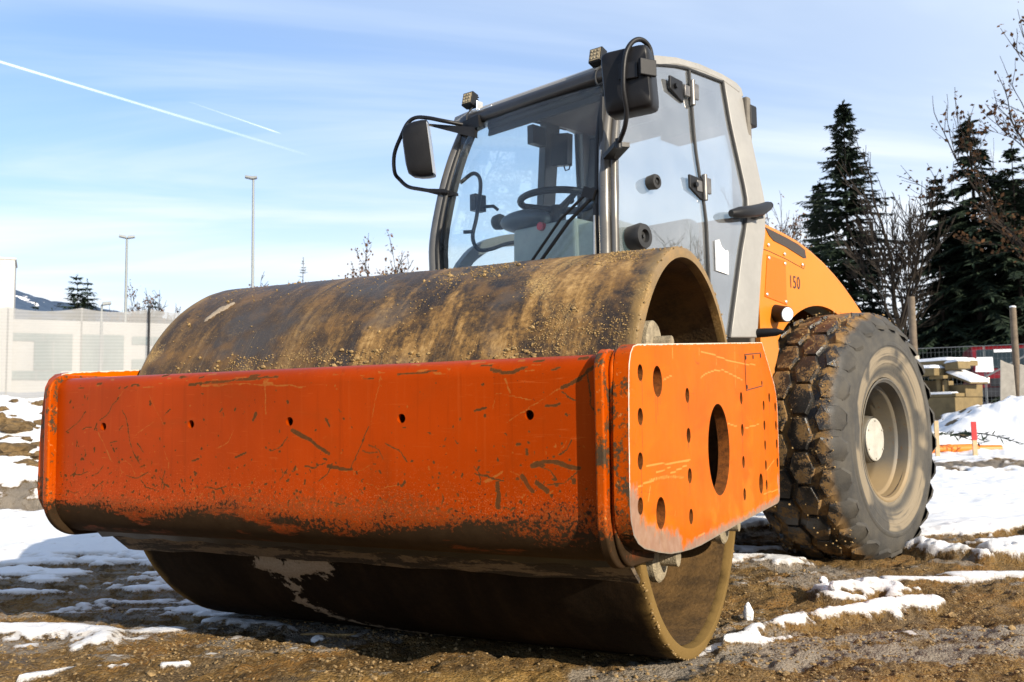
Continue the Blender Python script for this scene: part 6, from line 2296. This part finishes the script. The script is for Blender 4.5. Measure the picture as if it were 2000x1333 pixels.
def slab(name, c, s, rot, mat, lab, cat, snow=0.0, group=None, snow_name='snow_cap'):
    o = G().box((0, 0, 0), s).build(name, mat, None, smooth=0, bevel=0.012)
    o.location = at_stack(*c)
    o.rotation_euler = (rot[0], rot[1], FR + rot[2])
    tag(o, lab, cat, group)
    if snow:
        nx_, ny_ = 22, 16
        V, F = [], []
        for j in range(ny_ + 1):
            for i in range(nx_ + 1):
                u, v = i / nx_, j / ny_
                e = min(u, 1 - u) * s[0], min(v, 1 - v) * s[1]
                edge_ = min(1.0, min(e) / (snow * 1.3))
                hh = snow * math.sqrt(max(0, 1 - (1 - edge_) ** 2)) * (0.85 + 0.3 * float(fbm(np.array([u * 5 + c[0]]), np.array([v * 4 + c[2]]), 3, 3)[0]))
                V.append(((u - 0.5) * (s[0] + 0.015), (v - 0.5) * (s[1] + 0.015), s[2] / 2 + 0.003 + hh))
        nn = len(V)
        V += [(x, y, s[2] / 2 + 0.002) for x, y, z in V]
        w_ = nx_ + 1
        for j in range(ny_):
            for i in range(nx_):
                a = j * w_ + i
                F.append((a, a + 1, a + w_ + 1, a + w_))
        so_ = G().add(V[:nn], F).build(snow_name, 'snow', o, smooth=180, recalc=False)
        so_.data.attributes.new('dirt', 'FLOAT', 'POINT')
    return o


GF = 'stacked formwork'
slab('formwork_crate', (-0.85, 0.46, 0.70), (1.70, 0.92, 0.80), (0, 0, 0), 'formwork', 'large ochre formwork crate at the bottom of the stack', 'crate', 0)
slab('shuttering_deck', (-0.18, 0.62, 1.235), (0.40, 0.58, 0.26), (0, 0, 0), 'formwork', 'ochre box on the right end of the crate, under the sloping snowy board', 'crate', 0)
slab('timber_plank', (-0.40, 0.16, 1.135), (0.62, 0.22, 0.07), (0, 0, 0.05), 'formwork', 'short plank with a strip of snow on the front edge of the crate', 'plank', 0.05)
slab('timber_plank', (-0.05, 0.34, 1.15), (0.09, 0.60, 0.08), (0, 0, 0), 'formwork', 'narrow plank lying on the sunlit top edge of the crate', 'plank', 0)
slab('shuttering_deck', (-1.25, 0.70, 1.30), (0.80, 1.0, 0.36), (0, 0, 0), 'formwork', 'shaded ochre panel stack in the gap beside the wheel', 'panel', 0)
slab('timber_block', (-0.50, 0.22, 1.33), (0.09, 0.09, 0.34), (0, 0, 0), 'formwork', 'left one of two short upright timbers holding up the snowy panels', 'timber')
slab('timber_block', (-0.34, 0.22, 1.33), (0.07, 0.08, 0.30), (0, 0, 0.1), 'formwork', 'right one of two short upright timbers holding up the snowy panels', 'timber')
slab('timber_plank', (-0.45, 0.20, 1.535), (0.34, 0.30, 0.075), (0, 0, 0), 'formwork', 'thick crosspiece resting on the two short upright timbers', 'plank', 0)
slab('shuttering_deck', (-0.04, 0.48, 1.50), (0.62, 0.54, 0.045), (0, R(21), R(-4)), 'formwork', 'sloping board thick with snow, tilted down to the right', 'panel', 0.085)
slab('shuttering_deck', (-1.15, 0.45, 1.66), (1.50, 1.10, 0.16), (0, R(1), 0.02), 'formwork', 'lower of the two wide snowy panels on top of the stack', 'panel', 0.065)
slab('shuttering_deck', (-0.95, 0.72, 1.835), (1.45, 0.90, 0.11), (0, 0, -0.03), 'formwork', 'upper of the two wide snowy panels on top of the stack', 'panel', 0.07)
slab('timber_block', (-0.14, 0.34, 1.76), (0.34, 0.36, 0.15), (0, R(-5), -0.1), 'formwork', 'sunlit timber block with snow beside the top panels', 'timber', 0.06)

# survey stakes
for b, d, zt, lab, red in ((-1.04, 15.5, 0.69, 'plain pale wooden stake in the snow', False), (0.86, 15.5, 0.665, 'wooden stake with a red painted top in front of the snow heap', True)):
    x, y = pol(b, d)
    g = G()
    zb = gz(x, y) - 0.1
    g.box((0, 0, (zt + zb) / 2), (0.062, 0.045, zt - zb))
    o = g.build('stake', 'timber_pale', None, smooth=0, bevel=0.003, loc=(x, y, 0), rotz=0.25)
    tag(o, lab, 'stake')
    if red:
        g = G()
        g.box((0, 0, zt - 0.135), (0.068, 0.051, 0.28))
        g.build('painted_top', 'red_paint', o, smooth=0, bevel=0.003)

# orange drain pipes
p0, p1 = Vector((1.38, 13.05, 0.20)), Vector((2.22, 13.86, 0.20))
g = G()
g.tube([p0, p1], 0.080, 24, cap=False)
g.tube([p0 + (p1 - p0) * 0.0, p0 + (p1 - p0) * 0.998], 0.072, 24)
g.tube([p0 + (p1 - p0) * 0.50, p0 + (p1 - p0) * 0.54], 0.086, 24)
tag(g.build('drain_pipe', 'pipe_orange', None, smooth=50), 'longer orange plastic drain pipe lying in the snow behind the plain stake', 'pipe')
g = G()
p0, p1 = Vector((2.16, 13.95, 0.185)), Vector((2.60, 14.15, 0.180))
g.tube([p0, p1], 0.066, 24, cap=False)
g.tube([p0, p1 - (p1 - p0) * 0.01], 0.058, 24)
tag(g.build('drain_pipe', 'pipe_orange', None, smooth=50), 'shorter orange pipe end behind the red tipped stake', 'pipe')

# green conifer boughs thrown on the heap
for i, (b, d, L, az, lab) in enumerate(((-0.25, 16.3, 0.9, 70, 'green conifer bough between the two stakes'), (1.6, 16.2, 1.1, 110, 'dark conifer bough right of the red tipped stake'), (0.55, 16.5, 0.6, 60, 'small conifer bough directly behind the red tipped stake'))):
    x, y = pol(b, d)
    rng2 = random.Random(500 + i)
    g = G()
    z = 0.40
    dirv = Vector((math.sin(R(az)), math.cos(R(az)), -0.10))
    P = [Vector((x, y, z)) + dirv * (L * (k / 8 - 0.5)) + Vector((0, 0, 0.06 * math.sin(k * 0.5))) for k in range(9)]
    g.tube(P, [0.014 - 0.0012 * k for k in range(9)], 5)
    for k in range(42):
        q = rng2.randint(1, 7)
        dd = (dirv * 0.7 + Vector((rng2.uniform(-1, 1), rng2.uniform(-1, 1), rng2.uniform(-0.4, 0.6)))).normalized()
        tri_spray(g, P[q].lerp(P[q + 1], rng2.random()), dd, rng2.uniform(0.07, 0.17), 0.016, rng2)
    tag(g.build('conifer_bough', 'needles', None, smooth=0, recalc=False), lab, 'branch', 'boughs lying on the snow heap')

# timber posts
x, y = pol(-2.0, 29)
z0 = gz(x, y)
g = G()
g.tube([(0, 0, -0.3), (0, 0, 4.15 - z0)], [0.115, 0.10], 14)
o = g.build('timber_post', 'timber_post', None, smooth=40, loc=(x, y, z0))
tag(o, 'thick round timber post with a pale concrete foot behind the formwork', 'post')
g = G()
g.tube([(0, 0, -0.3), (0, 0, 1.55)], [0.16, 0.14], 14)
g.build('concrete_foot', 'concrete', o, smooth=40)
x, y = pol(3.12, 28)
z0 = gz(x, y)
g = G()
g.tube([(0, 0, -0.3), (0, 0, 3.56 - z0)], [0.095, 0.082], 14)
o = g.build('timber_post', 'timber_post', None, smooth=40, loc=(x, y, z0))
tag(o, 'slimmer timber post with a snow dot on top, between two grey slabs', 'post')
g = G()
g.ico((0, 0, 3.58 - z0), 0.085, random.Random(2), 0.1, 2, (1, 1, 0.4))
so_ = g.build('snow_cap', 'snow', o, smooth=180, recalc=False)
so_.data.attributes.new('dirt', 'FLOAT', 'POINT')
for b0, b1, zt0, zt1, lab in ((2.36, 2.98, 2.13, 1.98, 'grey slab leaning left of the slim timber post'), (3.28, 4.3, 2.0, 1.85, 'grey slab leaning right of the slim timber post')):
    a, c_ = Vector((*pol(b0, 27.2), 0)), Vector((*pol(b1, 27.2), 0))
    q = (c_ - a)
    L = q.length
    zg = gz(a.x, a.y) - 0.1
    g = G()
    g.prism([(-0.07, zg), (L + 0.03, zg), (L, zt1), (L * 0.5, zt1 + 0.06), (0, zt0)], 'y', 0.0, 0.09)
    o = g.build('concrete_slab', 'concrete', None, smooth=0, bevel=0.01, loc=(a.x, a.y, 0), rotz=math.atan2(q.y, q.x))
    tag(o, lab, 'slab')
# galvanised brace of the fence
a, c_ = Vector((*pol(1.47, 28.5), 1.70)), Vector((*pol(4.4, 28.9), 2.52))
g = G()
g.tube([a, c_], 0.028, 10)
tag(g.build('brace_pipe', 'galvanised', None, smooth=40), 'slanting galvanised brace pipe in front of the red van', 'pipe')

# mesh site fence
GFN = 'mesh fence panels'
for i, (b0, b1, lab) in enumerate(((-1.95, 1.55, 'wire mesh fence panel behind the formwork stack'), (1.62, 5.1, 'wire mesh fence panel in front of the red van'), (-5.5, -2.02, 'wire mesh fence panel hidden mostly by the rear wheel'))):
    a, c_ = Vector((*pol(b0, 30), 0)), Vector((*pol(b1, 30), 0))
    q = c_ - a
    L = q.length
    z0 = gz(a.x, a.y) + 0.02
    root = empty('mesh_fence', (a.x, a.y, z0), math.atan2(q.y, q.x))
    tag(root, lab, 'fence', GFN)
    H = 2.68 - z0
    g = G()
    g.tube([(0, 0, 0), (0, 0, H), (L, 0, H), (L, 0, 0), (0, 0, 0.02)], 0.016, 8)
    g.build('frame', 'galvanised', root, smooth=40)
    g = G()
    k = 0.11
    while k < L:
        g.tube([(k, 0, 0), (k, 0, H)], 0.0032, 3, cap=False)
        k += 0.11
    k = 0.2
    while k < H:
        g.tube([(0, 0.004, k), (L, 0.004, k)], 0.0032, 3, cap=False)
        k += 0.24
    g.build('wire_mesh', 'galvanised', root, smooth=0, recalc=False)
a, c_ = Vector((*pol(1.10, 29.9), 0)), Vector((*pol(2.02, 29.9), 0))
q = c_ - a
g = G()
L = q.length
g.prism([(0.0, 1.92), (L, 1.90), (L - 0.01, 2.34), (0.05, 2.35)], 'y', -0.012, 0.0)
tag(g.build('notice_board', 'white_paper', None, smooth=0, loc=(a.x, a.y, 0), rotz=math.atan2(q.y, q.x)), 'blank white notice sheet hung on the mesh fence', 'sign')

# red van seen through the fence
bx, by = pol(2.78, 33.6)
VAN = empty('parked_van', (bx, by, gz(bx, by)), R(4))
tag(VAN, 'dark red van parked nose on behind the mesh fence', 'van')
hw = 0.98
g = G()
sp = [(0.0, 0.42), (-0.02, 0.85), (0.05, 1.00), (0.75, 1.16), (1.42, 1.92), (1.75, 2.02), (4.6, 2.02), (4.8, 1.8), (4.85, 0.45)]
g.prism(sp, 'x', -hw, hw)
g.build('body', 'van_red', VAN, smooth=0, bevel=0.07, seg=3)
g = G()
A = [(-0.86, 0.80, 1.215), (-0.78, 1.38, 1.885)]
B = [(0.86, 0.80, 1.215), (0.78, 1.38, 1.885)]
g.strip(A, B, (0, -0.018, 0.012))
w = g.build('windscreen', 'van_glass', VAN, smooth=0)
g = G()
g.strip([(-0.28, 1.25, 1.775), (-0.28, 1.34, 1.875)], [(0.28, 1.25, 1.775), (0.28, 1.34, 1.875)], (0, -0.012, 0.008))
g.build('sun_strip', 'white_paper', w, smooth=0)
g = G()
g.box((0, -0.045, 0.74), (1.10, 0.06, 0.26))
for k in range(3):
    g.box((0, -0.08, 0.66 + 0.08 * k), (1.04, 0.02, 0.025))
gr_ = g.build('grille', 'van_black', VAN, smooth=0, bevel=0.01)
g = G()
g.tube([(0.115 * math.cos(a), -0.10, 0.74 + 0.115 * math.sin(a)) for a in np.linspace(0, 2 * PI, 25)], 0.010, 6, cap=False)
for a in (90, 210, 330):
    g.tube([(0, -0.10, 0.74), (0.115 * math.cos(R(a)), -0.10, 0.74 + 0.115 * math.sin(R(a)))], [0.016, 0.005], 6)
g.build('emblem', 'zinc', gr_, smooth=40)
g = G()
g.box((0, -0.06, 0.42), (1.98, 0.16, 0.30))
bp = g.build('bumper', 'van_black', VAN, smooth=0, bevel=0.04)
g = G()
g.box((0.05, -0.145, 0.44), (0.46, 0.01, 0.11))
g.build('number_plate', 'white_paper', bp, smooth=0)
for s in (-1, 1):
    g = G()
    g.box((s * 0.76, -0.035, 0.80), (0.34, 0.08, 0.22))
    g.build('headlight', 'lens_solid', VAN, smooth=0, bevel=0.03) if 'lens_solid' in MATS else g.build('headlight', 'zinc', VAN, smooth=0, bevel=0.03)
    g = G()
    g.box((s * 1.13, 0.98, 1.30), (0.20, 0.10, 0.26))
    g.tube([(s * 0.95, 1.02, 1.26), (s * 1.08, 1.0, 1.28)], 0.025, 6)
    g.build('wing_mirror', 'van_black', VAN, smooth=0, bevel=0.03)
    for yy in (0.85, 3.8):
        g = G()
        g.lathe([(s * 0.78, 0.33), (s * 0.98, 0.33), (s * 1.0, 0.30), (s * 1.0, 0.0)], n=24, c=(0, yy, 0.33))
        g.build('wheel', 'black_rubber', VAN, smooth=40)

# red lorry reaching in at the right frame edge
bx, by = pol(5.35, 43)
LO = empty('red_lorry', (bx, by, gz(bx, by)), R(18))
tag(LO, 'tall red lorry behind the trees, cut by the right frame edge', 'lorry')
g = G()
g.prism([(-1.2, 0.9), (-1.25, 2.2), (-0.95, 3.7), (0.9, 3.8), (0.95, 0.9)], 'y', -1.2, 0.9)
cabv = g.build('cab', 'van_red', LO, smooth=0, bevel=0.06)
g = G()
g.prism([(-1.02, 2.35), (-0.86, 3.35), (0.75, 3.4), (0.75, 2.35)], 'y', -1.22, -1.204)
g.build('window', 'van_glass', cabv, smooth=0)
g = G()
g.box((0, 3.6, 2.1), (2.3, 5.2, 2.4))
g.build('load_body', 'van_red', LO, smooth=0, bevel=0.04)
for yy in (-0.3, 2.8, 4.8):
    for s in (-1, 1):
        g = G()
        g.lathe([(s * 0.75, 0.5), (s * 1.1, 0.5), (s * 1.12, 0.45), (s * 1.12, 0.0)], n=24, c=(0, yy, 0.5))
        g.build('wheel', 'black_rubber', LO, smooth=40)
